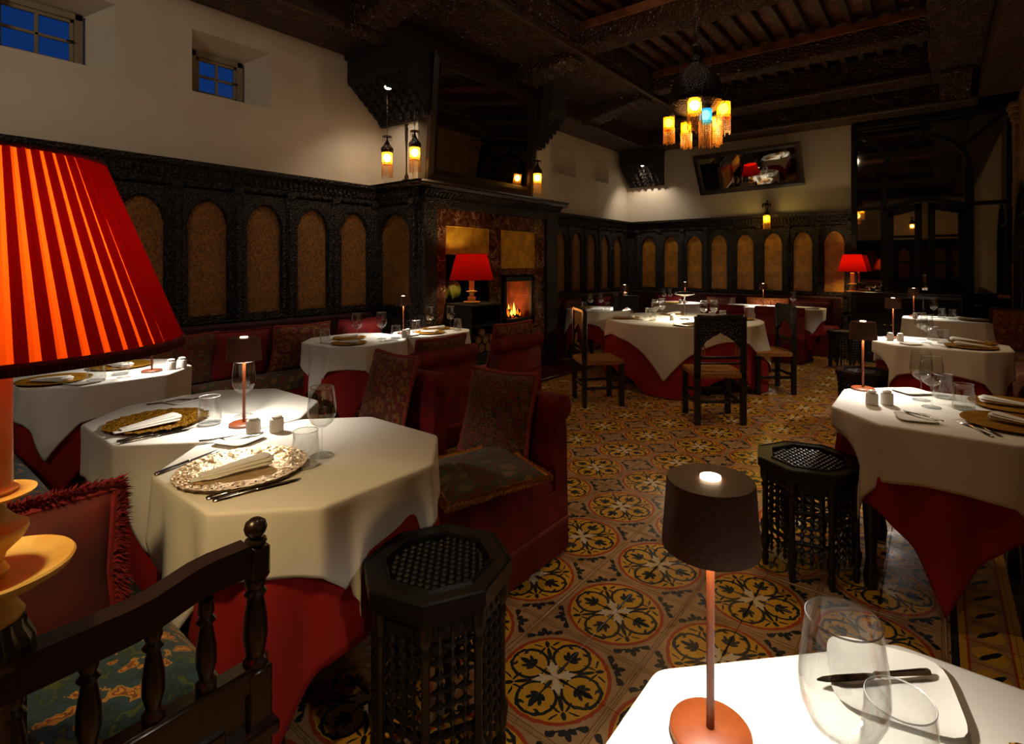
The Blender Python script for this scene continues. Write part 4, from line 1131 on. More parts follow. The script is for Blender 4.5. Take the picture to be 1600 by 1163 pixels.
put('lamp', -3.99, 3.20, 0, 'copper lamp on the '+T5)
duo(T5, None, (-3.82, 3.38), (-4.02, 3.64))
put('tumbler', -3.97, 3.34, 0, 'nearer water tumbler on the '+T5)
put('wine', -3.96, 3.50, 0, 'nearer wine glass on the '+T5)
put('wine', -3.88, 3.70, 0, 'farther wine glass on the '+T5)
put('tumbler', -3.76, 3.68, 0, 'farther water tumbler on the '+T5)
put('plate', -3.84, 3.16, R(10), 'square side plate near the lamp foot of the '+T5)
# ---- round table
m_ = mushroom(); m_.location = (-2.36, 6.02, ZT_)
for i, (x, y) in enumerate(((-2.98, 5.74), (-2.10, 5.48), (-2.72, 6.55), (-1.85, 6.45))):
    q = ('left-side chair', 'chair with its back to the camera', 'far dark chair', 'chair turned in profile')[i]
    put('charger', x, y, 0, 'gold charger laid before the %s at the round table' % q)
    put('napkin', x, y, R(30*i), 'white napkin on the charger before the %s' % q, ZT_+.012)
    put('plate', x*.75-.6+.05, y*.75+1.53-.1, R(20*i), 'square side plate laid before the %s' % q)
put('wine', -2.66, 5.86, 0, 'wine glass beside the shaker on the round table')
put('wine', -2.68, 6.10, 0, 'wine glass behind its twin on the round table')
put('wine', -2.14, 6.04, 0, 'wine glass past the mushroom lamp on the round table')
put('wine', -2.06, 6.16, 0, 'rearmost wine glass past the mushroom lamp, round table')
put('tumbler', -2.62, 5.70, 0, 'water tumbler in front of the shaker on the round table')
put('tumbler', -2.82, 6.02, 0, 'water tumbler behind the large charger on the round table')
put('tumbler', -2.02, 5.98, 0, 'water tumbler beside the carved chair back, round table')
put('tumbler', -1.98, 6.22, 0, 'rearmost water tumbler on the round table')
put('shaker', -2.45, 5.86, 0, 'white ribbed shaker nearer the camera on the round table')
put('shaker', -2.46, 5.93, 0, 'white ribbed shaker behind its twin on the round table')
# ---- open-floor table
put('lamp', -.300, 3.20, 0, 'copper lamp with brown shade on the '+TF)
put('shaker', -.235, 2.885, 0, 'white ribbed shaker at the corner of the '+TF)
put('shaker', -.180, 2.930, 0, 'white ribbed shaker nearer the wine glasses of the '+TF)
put('wine', -.015, 2.99, 0, 'nearer wine glass on the '+TF)
put('wine', -.055, 3.12, 0, 'farther wine glass on the '+TF)
put('tumbler', .100, 3.04, 0, 'nearer water tumbler on the '+TF)
put('tumbler', .030, 3.24, 0, 'farther water tumbler on the '+TF)
put('plate', -.068, 2.72, R(15), 'square side plate with a knife across it on the '+TF)
put('knife', -.045, 2.745, R(145), 'butter knife resting on the side plate of the '+TF, ZT_+.010, scale=.75)
put('fork', 0.120, 2.70, R(119), 'silver fork nearest the gold charger on the '+TF)
put('fork', 0.150, 2.72, R(119), 'second silver fork beside the charger on the '+TF, scale=.93)
put('charger', .245, 2.85, 0, 'smooth ringed gold charger in front on the '+TF)
put('napkin', 0.275, 2.84, R(157), 'white napkin folded on the front charger of the '+TF, ZT_+.012)
put('charger', .285, 3.22, 0, 'gold charger set behind on the '+TF)
put('napkin', .265, 3.20, R(175), 'white napkin folded on the rear charger of the '+TF, ZT_+.012)
put('plate', -.10, 3.27, R(42), 'square side plate behind the glasses on the '+TF)
# ---- middle row table
put('lamp', -.30, 5.62, 0, 'copper lamp on the '+TG)
put('shaker', -.31, 5.44, 0, 'white ribbed shaker at the cloth corner of the '+TG)
put('shaker', -.24, 5.45, 0, 'white ribbed shaker nearer the glasses of the '+TG)
put('wine', -.06, 5.44, 0, 'nearer wine glass on the '+TG)
put('wine', -.10, 5.62, 0, 'farther wine glass on the '+TG)
put('tumbler', .05, 5.48, 0, 'nearer water tumbler on the '+TG)
put('tumbler', -.02, 5.68, 0, 'farther water tumbler on the '+TG)
put('plate', -.16, 5.26, R(42), 'square side plate in front on the '+TG)
put('fork', .03, 5.25, R(132), 'silver fork in front on the '+TG)
put('ctex', .22, 5.34, 0, 'gold charger in front on the '+TG, scale=.95)
put('napkin', .22, 5.33, R(170), 'white napkin on the front charger of the '+TG, ZT_+.014)
put('ctex', .24, 5.64, 0, 'gold charger behind on the '+TG, scale=.9)
put('napkin', .20, 5.64, R(170), 'white napkin on the rear charger of the '+TG, ZT_+.014)
# ---- far row table
put('lamp', -.22, 8.12, 0, 'copper lamp on the '+TH)
put('wine', -.02, 8.10, 0, 'wine glass on the '+TH)
put('tumbler', .06, 8.12, 0, 'nearer water tumbler on the '+TH)
put('tumbler', .16, 8.0, 0, 'farther water tumbler on the '+TH)
put('charger', .36, 7.95, 0, 'gold charger on the '+TH)
put('napkin', .30, 7.93, R(170), 'white napkin on the charger of the '+TH, ZT_+.012)
put('shaker', -.20, 7.88, 0, 'white ribbed shaker on the '+TH)
# ---- lower corner table
put('lamp', -.246, .7205, 0, 'large brown lamp on copper stem in the lower foreground')
put('wine', -.085, .700, 0, 'big wine glass in the lower foreground', scale=1.02)
put('tumbler', -.035, .785, 0, 'water tumbler by the wine glass in the lower foreground')
put('plate', -.055, .965, R(12), 'square side plate under the dark knife in the lower foreground', scale=1.18)
put('knife', -.075, .955, R(222), 'dark-looking butter knife across the foreground side plate', ZT_+.014, scale=.8)
put('ctex', .235, .84, 0, 'textured gold charger at the frame corner in the lower foreground')
# ---- tables at the back
put('lamp', -3.62, 6.92, 0, 'copper lamp on the '+TI)
put('lamp', -3.42, 8.74, 0, 'copper lamp on the '+TJ)
put('lamp', -2.15, 8.72, 0, 'dark slim lamp on the '+TK)
for i, (x, y) in enumerate(((-3.98, 6.56), (-3.90, 6.72), (-3.68, 7.06), (-3.66, 6.74))): put('wine', x, y, 0, '%s wine glass on the %s' % (('nearest', 'second', 'rearmost', 'third')[i], TI))
for i, (x, y) in enumerate(((-4.02, 6.46), (-3.74, 6.62))): put('tumbler', x, y, 0, '%s water tumbler on the %s' % (('nearer', 'farther')[i], TI))
put('charger', -4.22, 6.70, 0, 'gold charger on the '+TI); put('plate', -3.86, 6.56, 0, 'square side plate on the '+TI)
for i, (x, y) in enumerate(((-3.76, 8.64), (-3.68, 8.72))): put('wine', x, y, 0, '%s wine glass on the %s' % (('nearer', 'farther')[i], TJ))
put('shaker', -3.42, 8.52, 0, 'nearer white shaker on the '+TJ); put('shaker', -3.36, 8.55, 0, 'farther white shaker on the '+TJ)
put('charger', -3.56, 8.52, 0, 'gold charger on the '+TJ)
put('tumbler', -2.62, 8.72, 0, 'water tumbler on the '+TK); put('wine', -1.72, 8.72, 0, 'wine glass on the '+TK)
put('shaker', -1.92, 8.66, 0, 'white shaker on the '+TK)
put('plate', -2.40, 8.62, 0, 'nearer square side plate on the '+TK); put('napkin', -1.45, 8.62, 0, 'white napkin on the '+TK)

# ------------------------------------------------------------------ octagonal stools
def stool():
    t = thing('octagonal_stool', 'x', 'stool')
    def oc(r): return [(r*math.cos(PI/8+k*PI/4), r*math.sin(PI/8+k*PI/4)) for k in range(8)]
    MB().ring(oc(.235), oc(.165), .465, .50).ring(oc(.225), oc(.16), .45, .466).ring(oc(.228), oc(.222), .50, .503).ring(oc(.172), oc(.166), .498, .505).build('top_frame', 'black', t, smooth=0)
    lt = MB(); lt.prism(oc(.166), .466, .482)
    for i in range(-6, 7):
        for j in range(-6, 7):
            x, y = i*.0255+(.0127 if j % 2 else 0), j*.0235
            if max(abs(x), abs(y)) < .15 and abs(x)+abs(y) < .205: lt.lathe([(.012, .482), (.010, .492), (.005, .495), (0, .493)], 6, TR(x, y))
    lt.build('carved_top_lattice', 'black', t, kind='stuff')
    MB().ring(oc(.205), oc(.19), .40, .45).build('apron', 'black', t, smooth=0)
    leg = [(0, 0), (.010, 0), (.014, .02), (.016, .05), (.010, .065), (.017, .08), (.018, .10), (.021, .115), (.021, .135), (.013, .15), (.012, .26), (.013, .36), (.018, .375), (.012, .39), (.020, .405), (.022, .42), (.022, .45), (0, .45)]
    lm = None
    for k in range(8):
        a = PI/8+k*PI/4; x, y = .20*math.cos(a), .20*math.sin(a)
        if lm is None: lm = MB().lathe(leg, 12).build('leg', 'black', t, (x, y, 0))
        else: piece(lm, (x, y, 0), 0, t)
    pm = None
    pn = MB()
    for c in range(3):
        x = (c-1)*.037
        pr = []
        for q in range(9):
            z = .13+q*.034; pr += [(.0045, z), (.0125, z+.017)]
        pr = [(0, .075), (.004, .085), (.009, .10), (.004, .115), (.011, .12)]+pr+[(.005, .44)]
        pn.lathe(pr, 6, TR(x, 0, 0))
    for q in range(9):
        z = .147+q*.034; pr = [(0, -.066)]
        for c in range(4): pr += [(.004, -.06+c*.037), (.010, -.0555+c*.037+.012)] if c < 3 else [(.004, .055), (0, .062)]
        pn.lathe(pr, 5, TR(0, 0, z, 0, PI/2, 0))
    for k in range(8):
        a = k*PI/4; r_ = .186; loc = (r_*math.cos(a), r_*math.sin(a), 0)
        if pm is None: pm = pn.build('bead_lattice_panel', 'black', t, loc, a+PI/2)
        else: piece(pm, loc, a+PI/2, t)
    MB().ring(oc(.185), oc(.17), .16, .175).build('lower_ring', 'black', t, smooth=0)
    return t
place('stool', stool, (-1.13, 1.03, 0), R(15), 'black octagonal carved stool in front of the nearest white table', 'octagonal stools', scale=(.90, .90, 1.12))
place('stool', stool, (-.475, 2.735, 0), R(14), 'black octagonal stool on open floor beside the corner of a white table', 'octagonal stools')
place('stool', stool, (-.49, 5.33, 0), R(4), 'black octagonal stool between the two middle tables of the wall row', 'octagonal stools', scale=.98)
place('stool', stool, (-.98, 8.3, 0), 0, 'far black octagonal stool before the dark sideboard', 'octagonal stools')

# ------------------------------------------------------------------ rush-seated wooden chairs (facing +y locally)
def wood_chair():
    t = thing('carved_wooden_chair', 'x', 'chair')
    w_, d_ = .20, .19
    for s in (-1, 1):
        MB().box(s*w_-.026, s*w_+.026, -d_-.022, -d_+.022, 0, .95, .005).build('back_post', 'black', t)
        MB().box(s*w_-.025, s*w_+.025, d_-.025, d_+.025, 0, .425, .005).build('leg', 'black', t)
        MB().box(s*w_-.011, s*w_+.011, -d_, d_, .17, .20, .004).build('stretcher', 'black', t)
    MB().box(-w_, w_, d_-.011, d_+.011, .22, .25, .004).build('stretcher', 'black', t)
    MB().box(-w_, w_, -d_-.011, -d_+.011, .19, .22, .004).build('stretcher', 'black', t)
    # rush seat: four woven triangles raised to a cross
    st = MB(); a, b = w_+.022, d_+.022
    def fn(u, v):
        x, y = (u*2-1)*a, (v*2-1)*b; e = max(abs(u*2-1), abs(v*2-1))
        return (x, y, .462-.006*abs(abs(u*2-1)-abs(v*2-1))+.0018*math.sin(e*75)-.012*max(0, e-.9)*8)
    st.grid(fn, 44, 44)
    st.ring([(-a, -b), (a, -b), (a, b), (-a, b)], [(-a*.9, -b*.9), (a*.9, -b*.9), (a*.9, b*.9), (-a*.9, b*.9)], .415, .452)
    st.build('rush_seat', 'rush', t, smooth=30)
    # back: panel with ogee cut-out
    top, bot, hw = .945, .70, w_-.018
    low = []
    for k in range(25):
        x = -hw+2*hw*k/24; q = abs(x)/hw
        if q > .78: z = bot-.02
        elif q > .60: z = bot+.01+.03*math.sin((.78-q)/.18*PI/2)
        else: z = bot+.04+.055*(1-(q/.60)**1.6)+(.018*(1-q/.1) if q < .1 else 0)
        low.append((x, z))
    MB().prism([(hw, top), (-hw, top)]+low, -d_-.012, -d_+.012, VT).build('carved_panel', 'wood', t, smooth=0)
    MB().box(-hw-.02, hw+.02, -d_-.02, -d_+.02, .925, .965, .008).build('top_rail', 'black', t)
    MB().box(-hw, hw, -d_-.011, -d_+.011, .575, .60, .004).build('lower_rail', 'black', t)
    MB().box(-hw, hw, -d_-.011, -d_+.011, .53, .545, .004).build('lower_rail', 'black', t)
    sp = None
    for x in (-hw+.02, -hw+.045, hw-.045, hw-.02):
        if sp is None: sp = MB().lathe([(.006, .60), (.009, .61), (.005, .62), (.010, .64), (.005, .66), (.006, .69)], 8).build('spindle', 'rush', t, (x, -d_, 0))
        else: piece(sp, (x, -d_, 0), 0, t)
    return t
def wc(x, y, face, label): place('wchair', wood_chair, (x, y, 0), R(face-90), label, 'rush-seated carved chairs')
wc(-1.615, 4.80, 127, 'carved black chair with rush seat, its back to the camera, at the round table')
wc(-2.765, 4.69, 47, 'carved black rush-seated chair in profile nearest the fireplace')
wc(-1.49, 6.26, 216, 'carved black rush-seated chair turned towards the round table on its far side from the fire')
wc(-3.33, 6.68, -25, 'carved black chair mostly hidden behind the round table')

# ------------------------------------------------------------------ velvet slipper chairs (facing +y locally, back at -y)
def velvet_chair():
    t = thing('velvet_slipper_chair', 'x', 'armchair')
    W_, D_ = .31, .33
    MB().box(-W_, W_, -D_+.02, D_, .16, .34, .02).build('seat_base', 'velvet', t)
    def fn(u, v):
        x, y = (u*2-1)*W_, -D_+.10+(2*D_-.10)*v; e = max(abs(u*2-1), abs(2*v-1)); return (x*(1 if e < .97 else .99), y, .335+.085*(1-e**7)+.012*(1-e**2))
    MB().grid(fn, 26, 26).build('seat_pad', 'velvet', t, smooth=60)
    # back with scroll roll on top
    pr = [(-D_+.11, .30), (-D_+.10, .60), (-D_+.09, .70)]
    for k in range(13):
        a = R(20+k*20); pr.append((-D_+.035+.062*math.cos(a), .705+.062*math.sin(a)))
    pr += [(-D_+.01, .60), (-D_, .16), (-D_+.10, .16)]
    MB().prism(pr, -W_, W_, Matrix(((0, 0, 1, 0), (1, 0, 0, 0), (0, 1, 0, 0), (0, 0, 0, 1)))).build('backrest', 'velvet', t, smooth=50)
    for s in (-1, 1): MB().lathe([(0, 0), (.055, 0), (.060, .004), (.055, .008), (0, .010)], 20, TR(s*W_, -D_+.035, .705, 0, s*PI/2, 0)).build('scroll_end', 'velvet', t)
    fr = MB(); per = [(-W_, D_), (W_, D_), (W_, -D_), (-W_, -D_), (-W_, D_)]
    vs = []; fs = []; k = 0; rg = random.Random(3)
    for (x0, y0), (x1, y1) in zip(per, per[1:]):
        L_ = math.hypot(x1-x0, y1-y0); n = int(L_/.0075); nx, ny = -(y1-y0)/L_, (x1-x0)/L_
        for i in range(n+1):
            q = i/n; o = .007 if i % 2 else .0; x, y = x0+(x1-x0)*q, y0+(y1-y0)*q
            vs += [(x-nx*(-.004-o*.3), y-ny*(-.004-o*.3), .165), (x+nx*o, y+ny*o, .12), (x+nx*o*1.3, y+ny*o*1.3, .012+rg.random()*.008)]
            if i: fs += [(k-3, k, k+1, k-2), (k-2, k+1, k+2, k-1)]
            k += 3
    fr.add(vs, fs).build('bullion_fringe', 'fringec', t, kind='stuff', smooth=0, recalc=False)
    MB().box(-W_-.006, W_+.006, -D_-.006, D_+.006, .155, .175, .006).build('fringe_braid', 'fringeb', t)
    for sx in (-1, 1):
        for sy in (-1, 1): MB().lathe([(0, 0), (.015, 0), (.02, .16), (0, .16)], 8, TR(sx*(W_-.05), sy*(D_-.05))).build('leg', 'black', t)
    return t
def vc(x, y, face, label, s=1): place('vchair', velvet_chair, (x, y, 0), R(face-90), label, 'crimson velvet chairs', scale=s)
vc(-1.75, 1.83, 270, 'crimson velvet fringed chair nearest the camera, behind the octagonal stool')
vc(-2.60, 1.83, 270, 'crimson velvet chair with patterned cushion, second in the row facing the camera')
vc(-3.28, 2.80, 180, 'crimson velvet chair with rolled back seen from behind, before the wall table')
vc(-3.30, 3.70, 180, 'crimson velvet chair with rolled back nearest the fireplace stove')
vc(-2.62, 8.50, 90, 'crimson velvet chair at the back table, nearer the round table', 1.04)
vc(-1.80, 8.50, 90, 'crimson velvet chair at the back table, nearer the sideboard', 1.04)
def tap_chair():
    t = thing('tapestry_dining_chair', 'brown tapestry chair by the farthest table of the wall row', 'chair')
    MB().box(-.24, .24, -.24, .24, .38, .47, .03).build('seat', 'tap2', t)
    def fn(u, v):
        x = (u*2-1)*.23; return (x, -.24+.02*math.cos(x*6), .46+.46*v*(1-.06*abs(u*2-1)**3))
    MB().grid(fn, 12, 10).grid(lambda u, v: (fn(u, v)[0], fn(u, v)[1]-.05, fn(u, v)[2]), 12, 10).build('backrest', 'tap2', t)
    MB().ring([(-.235, .46), (.235, .46), (.235, .93), (-.235, .93)], [(-.215, .48), (.215, .48), (.215, .905), (-.215, .905)], -.30, -.215, VT).build('back_frame', 'woods', t)
    for sx in (-1, 1):
        for sy in (-1, 1): MB().box(sx*.21-.018, sx*.21+.018, sy*.21-.018, sy*.21+.018, 0, .39, .004).build('leg', 'black', t)
    return t
tcx = tap_chair(); tcx.location = (.62, 7.45, 0); tcx.rotation_euler = (0, 0, R(160))

# ------------------------------------------------------------------ cushions and benches
def cushion_mesh(m, w_, h_, t_, n=22):
    def f(u, v, s):
        a, b = 2*u-1, 2*v-1; k = max(0, (1-a**4)*(1-b**4))**.5
        pin = 1-.07*(1-abs(a))*abs(b)**3-.0; pin2 = 1-.07*(1-abs(b))*abs(a)**3
        return (a*w_/2*pin2, s*t_/2*k*(1-.15*a*a), b*h_/2*pin)
    m.grid(lambda u, v: f(u, v, 1), n, n); m.grid(lambda u, v: f(u, v, -1), n, n)
CI = [0]
def cushion(label, loc, rot, w_, h_, mat, trim=None, tr_w=.012, tilt=0, t_=.12, group=None, long_fringe=False):
    """local: x width, z height, y thickness; origin at the lower edge"""
    t = thing('cushion', label, 'cushion', loc, 0, group)
    t.rotation_euler = (tilt, 0, rot)
    m = MB(); cushion_mesh(m, w_, h_, t_); o = m.build('cover', mat, t, (0, 0, h_/2), smooth=70)
    if trim:
        pts = []; n = 18
        for (x0, z0), (x1, z1) in (((-1, -1), (1, -1)), ((1, -1), (1, 1)), ((1, 1), (-1, 1)), ((-1, 1), (-1, -1))):
            for i in range(n):
                q = i/n; a, b = x0+(x1-x0)*q, z0+(z1-z0)*q
                pin = 1-.07*(1-abs(a))*abs(b)**3; pin2 = 1-.07*(1-abs(b))*abs(a)**3
                pts.append((a*w_/2*pin2, 0, b*h_/2*pin))
        pts.append(pts[0]); pts.append(pts[1])
        f = MB()
        if long_fringe:
            rg = random.Random(5); c = Vector((0, 0, 0))
            for i in range(len(pts)-2):
                A, B = Vector(pts[i]), Vector(pts[i+1])
                for q in range(11):
                    p = A.lerp(B, q/11); d = p.normalized()
                    for s_ in range(7):
                        e = (d+Vector((rg.uniform(-.5, .5), rg.uniform(-1.3, 1.3), rg.uniform(-.5, .5)))).normalized()*tr_w*rg.uniform(.8, 1.2)
                        mid = p+e*.6+Vector((0, 0, .004)); end = p+e+Vector((0, 0, -.006)); w2 = d.cross(e).normalized()*.0026 if d.cross(e).length > 1e-5 else Vector((0, .0026, 0))
                        f.add([p-w2, p+w2, mid+w2, mid-w2, end], [(0, 1, 2, 3), (3, 2, 4)])
            f.tube(pts, tr_w*.32, 6, False)
            f.build('long_fringe', trim, t, (0, 0, h_/2), kind='stuff', smooth=0, recalc=False)
        else:
            f.tube(pts, [tr_w*(1+.18*math.sin(i*2.4)) for i in range(len(pts))], 7, False)
            f.build('piping', trim, t, (0, 0, h_/2))
    return t
# bench under the red lamp (near)
def near_bench():
    b = thing('upholstered_bench', 'long bench with blue flowered seat ending in a turned wooden arm rail', 'bench', (0, 0, 0))
    MB().box(-4.75, -1.30, -.02, .52, .12, .34, .01).build('bench_base', 'woods', b)
    def fn(u, v):
        x, y = -4.75+3.45*u, -.02+.60*v; e = max(abs(2*v-1), 0); eu = abs(2*u-1)
        return (x, y, .34+.14*(1-e**8)*(1-eu**60)+.012*math.sin(x*3)*(1-e))
    MB().grid(fn, 90, 20).build('seat_cushion', 'tap3', b, smooth=70)
    MB().box(-4.75, -1.30, -.14, -.03, .12, .92, .02).build('backrest', 'velvet2', b)
    # arm: posts, rails, balusters, panelled side
    xa = -1.235
    rail = MB(); pts = []
    prof = []
    for k in range(13):
        y = .12+.43*k/12; z = .715+(.028*(0.5-.5*math.cos(PI*min(1, max(0, (k-6)/4)))))
        prof.append((y, z))
    top = [(y, z+.032) for y, z in prof]; bot = [(y, z-.035) for y, z in prof]
    rail.prism(top+bot[::-1], xa-.024, xa+.024, Matrix(((0, 0, 1, 0), (1, 0, 0, 0), (0, 1, 0, 0), (0, 0, 0, 1))))
    rail.build('top_rail', 'woods', b, smooth=30)
    MB().box(xa-.024, xa+.024, .12, .56, .445, .50, .006).build('lower_rail', 'woods', b)
    MB().box(xa-.026, xa+.026, .545, .60, .0, .49, .006).box(xa-.024, xa+.024, .548, .597, .685, .765, .008).build('end_post_blocks', 'woods', b)
    tp = [(.020, .49), (.026, .495), (.026, .505), (.018, .512), (.020, .52), (.026, .56), (.024, .60), (.017, .645), (.024, .655), (.017, .665), (.022, .675), (.022, .687)]
    MB().lathe(tp, 20, TR(xa, .572, 0)).build('turned_post', 'woods', b)
    MB().lathe([(.020, .765), (.024, .770), (.022, .776), (.012, .780), (.013, .783), (.021, .790), (.0245, .802), (.021, .815), (.010, .823), (0, .825)], 20, TR(xa, .572, 0)).build('ball_finial', 'woods', b)
    bl = [(.012, .50), (.020, .505), (.020, .515), (.013, .522), (.014, .53), (.020, .555), (.019, .59), (.012, .635), (.019, .645), (.012, .655), (.016, .665), (.014, .69)]
    pm = None
    for y in (.175, .275, .375, .47):
        if pm is None: pm = MB().lathe(bl, 16).build('baluster', 'woods', b, (xa, y, 0))
        else: piece(pm, (xa, y, 0), 0, b)
    MB().box(xa-.014, xa+.014, .12, .55, .05, .45, .004).build('side_panel', 'woods', b)
    MB().box(xa+.010, xa+.026, .17, .50, .10, .40, .012).build('raised_panel', 'woods', b)
    MB().box(xa-.035, xa+.045, .10, .615, .0, .06, .01).build('plinth', 'woods', b)
    MB().box(xa-.03, xa+.042, .10, .61, .33, .365, .01).build('side_moulding', 'woods', b)
    MB().box(-4.72, -1.30, .50, .54, .0, .13, .004).build('kick_board', 'woods', b)
near_bench()
# turned column carrying the big lamp
LX, LY = -1.262, .150
pc = thing('fluted_column', 'dark fluted wooden column under the big red lamp', 'pedestal', (LX, LY, 0))
MB().lathe([(0, 0), (.075, 0), (.078, .05), (.05, .08), (.046, .12), (.044, .70), (.05, .72), (.056, .735), (.056, .765), (.046, .785), (.044, .80), (0, .80)], 72, None, .0028, 14).build('shaft', 'woods', pc)
def pleated_shade(m, rb, rt, z0, z1, n, amp, two=False):
    """radial pleats; mats: 0 single silk, 1 overlapped silk"""
    N_ = n*4; rows = 12
    vs = []; 
    for j in range(rows+1):
        v = j/rows; r0 = rb+(rt-rb)*v
        for i in range(N_):
            a = 2*PI*i/N_; r_ = r0+amp*(1 if i % 4 in (0, 1) else -1)*(.9+.2*((i*7919) % 13)/13)
            vs.append((r_*math.cos(a), r_*math.sin(a), z0+(z1-z0)*v))
    o = len(m.v); m.v += vs
    for j in range(rows):
        for i in range(N_):
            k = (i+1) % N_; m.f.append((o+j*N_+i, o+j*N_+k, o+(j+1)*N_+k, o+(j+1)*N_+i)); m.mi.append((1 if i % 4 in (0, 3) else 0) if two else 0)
def red_lamp(name, label, loc, z0, z1, rb, rt, n, power, body, rot=0, amp=.0022, two=False, bulb_z=None):
    t = thing(name, label, 'lamp', loc, rot)
    m = MB(); pleated_shade(m, rb, rt, z0, z1, n, amp, two)
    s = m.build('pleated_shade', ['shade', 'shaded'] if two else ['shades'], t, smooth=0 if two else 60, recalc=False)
    k = 64; tr = MB()
    tr.tube([(rb*1.005*math.cos(2*PI*i/k), rb*1.005*math.sin(2*PI*i/k), z0) for i in range(k+1)], rb*.016, 6, False)
    tr.build('shade_trim', 'fringe', t, smooth=60); tr = MB()
    tr.tube([(rt*1.01*math.cos(2*PI*i/k), rt*1.01*math.sin(2*PI*i/k), z1) for i in range(k+1)], rb*.014, 6, False)
    tr.build('shade_trim', 'fringe', t, smooth=60)
    if two:
        g = MB()
        for i in range(360):
            a = 2*PI*i/360; g.tube([(rb*1.01*math.cos(a), rb*1.01*math.sin(a), z0-.002), (rb*1.015*math.cos(a), rb*1.015*math.sin(a), z0-.014)], .0026, 4)
        g.build('shade_tassels', 'velvet2', t, kind='stuff')
    body(t)
    bz = bulb_z or (z0*.45+z1*.55)
    MB().sphere((0, 0, bz), .028, 12, None, 1.3).build('bulb', 'bulb', t)
    l = light('lamp_bulb_light', 'POINT', (0, 0, bz), power, (1, .74, .32), .04, parent=t)
    return t
def big_body(t):
    MB().lathe([(0, .0), (.040, .0), (.045, .01), (.034, .03), (.026, .045), (.028, .055), (.05, .062), (.085, .066), (.105, .078), (.111, .090), (.108, .094), (.095, .086), (.06, .074), (0, .073)], 64).build('drip_dish', 'candle', t)
    MB().lathe([(.020, .0735), (.026, .085), (.018, .10), (.022, .115), (.042, .135), (.050, .150), (.050, .158), (.034, .170), (.022, .185), (.02, .215), (0, .215)], 48).build('turned_vase', 'candle', t)
    MB().lathe([(0, .205), (.04, .207), (.058, .213), (.060, .217), (.055, .218), (.03, .216), (0, .216)], 48).build('small_dish', 'candle', t)
    MB().lathe([(0, .2181), (.036, .2181), (.037, .222), (.030, .228), (.029, .43), (.034, .432), (.035, .436), (0, .438)], 40).build('candle_tube', 'candle', t)
    MB().lathe([(.004, .438), (.004, .52)], 8).build('lamp_rod', 'brass', t)
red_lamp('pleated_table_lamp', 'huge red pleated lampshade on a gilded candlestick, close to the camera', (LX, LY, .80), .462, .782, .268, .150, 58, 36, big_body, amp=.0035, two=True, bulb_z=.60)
def small_body(t):
    MB().lathe([(0, 0), (.09, 0), (.092, .008), (.05, .015), (.035, .03), (.05, .05), (.022, .07), (.028, .10), (.06, .115), (.06, .12), (.02, .125), (.028, .13), (.028, .28), (0, .285)], 28).build('candlestick', 'candle', t)
red_lamp('fireside_lamp', 'red pleated lamp on a candlestick in the fireplace niche', (-3.98, 4.107, 1.0), .240, .520, .236, .160, 48, 13, small_body, bulb_z=.42)
red_lamp('sideboard_lamp', 'small red pleated lamp on the sideboard against the mirrored door', (-1.00, 9.20, 1.0), .30, .56, .19, .12, 40, 24, small_body)

# pillows
cushion('bright red velvet cushion with thick shaggy fringe against the wooden arm rail', (-1.615, .19, .475), R(90-8), .44, .37, 'velvet2', 'fringe', .042, R(-8), .13, long_fringe=True)
cushion('patterned tapestry cushion leaning on the nearest crimson chair', (-1.74, 1.93, .455), R(5), .40, .42, 'tap1', 'fringeb', .013, R(-16), .12)
tt = cushion('dark tapestry seat pad with gold fringe on the nearest crimson chair', (-1.69, 1.50, .475), R(-24), .46, .44, 'tap4', 'fringeg', .024, R(-86), .07, long_fringe=True)
cushion('rose tapestry cushion leaning on the second crimson chair of the row', (-2.62, 1.93, .455), R(-4), .44, .42, 'tap2', 'fringeb', .013, R(-16), .12)
cushion('tapestry seat pad with gold fringe on the second crimson chair', (-2.55, 1.55, .46), R(-20), .44, .40, 'tap4', 'fringeg', .02, R(-86), .06, long_fringe=True)
cushion('dark tapestry cushion on the crimson chair before the wall table', (-3.10, 2.78, .46), R(90), .50, .40, 'tap1', 'fringeb', .012, R(14), .12)
cushion('tapestry cushion peeping above the crimson chair nearest the stove', (-3.14, 3.68, .47), R(90), .52, .42, 'tap2', 'fringeb', .014, R(14), .12)

def wall_bench(name, label, x0, x1, y0, y1, mat, back=None, backmat='velvetd'):
    b = thing(name, label, 'bench', ((x0+x1)/2, (y0+y1)/2, 0))
    hx, hy = (x1-x0)/2, (y1-y0)/2
    MB().box(-hx, hx, -hy, hy, .0, .33, .012).build('bench_base', 'velvet', b)
    def fn(u, v):
        a, c = 2*u-1, 2*v-1; L_ = max(hx, hy)
        ea = abs(a)**(8*max(1, hx/.3)); ec = abs(c)**(8*max(1, hy/.3))
        return (a*hx, c*hy, .33+.14*max(0, 1-ea)*max(0, 1-ec))
    MB().grid(fn, 12 if hx < hy else 70, 70 if hx < hy else 12).build('seat_cushion', mat, b, smooth=70)
    if back:
        x0_, x1_, y0_, y1_ = [q for q in back]
        MB().box(x0_-(x0+x1)/2, x1_-(x0+x1)/2, y0_-(y0+y1)/2, y1_-(y0+y1)/2, .40, .90, .03).build('backrest', backmat, b)
    return b
wall_bench('upholstered_bench', 'bench with olive tapestry seat along the arched wall near the windows', XL+.10, -4.42, .66, 3.42, 'tap4', (XL+.10, XL+.20, .66, 3.42))
wall_bench('upholstered_bench', 'crimson bench along the side wall beyond the fireplace', XL+.10, -4.45, 6.20, 9.02, 'velvet', (XL+.10, XL+.20, 6.20, 9.02))
wall_bench('upholstered_bench', 'crimson bench along the back wall under the arched panels', XL+.12, -1.15, 9.07, 9.50, 'velvet', (XL+.12, -1.15, 9.40, 9.50))
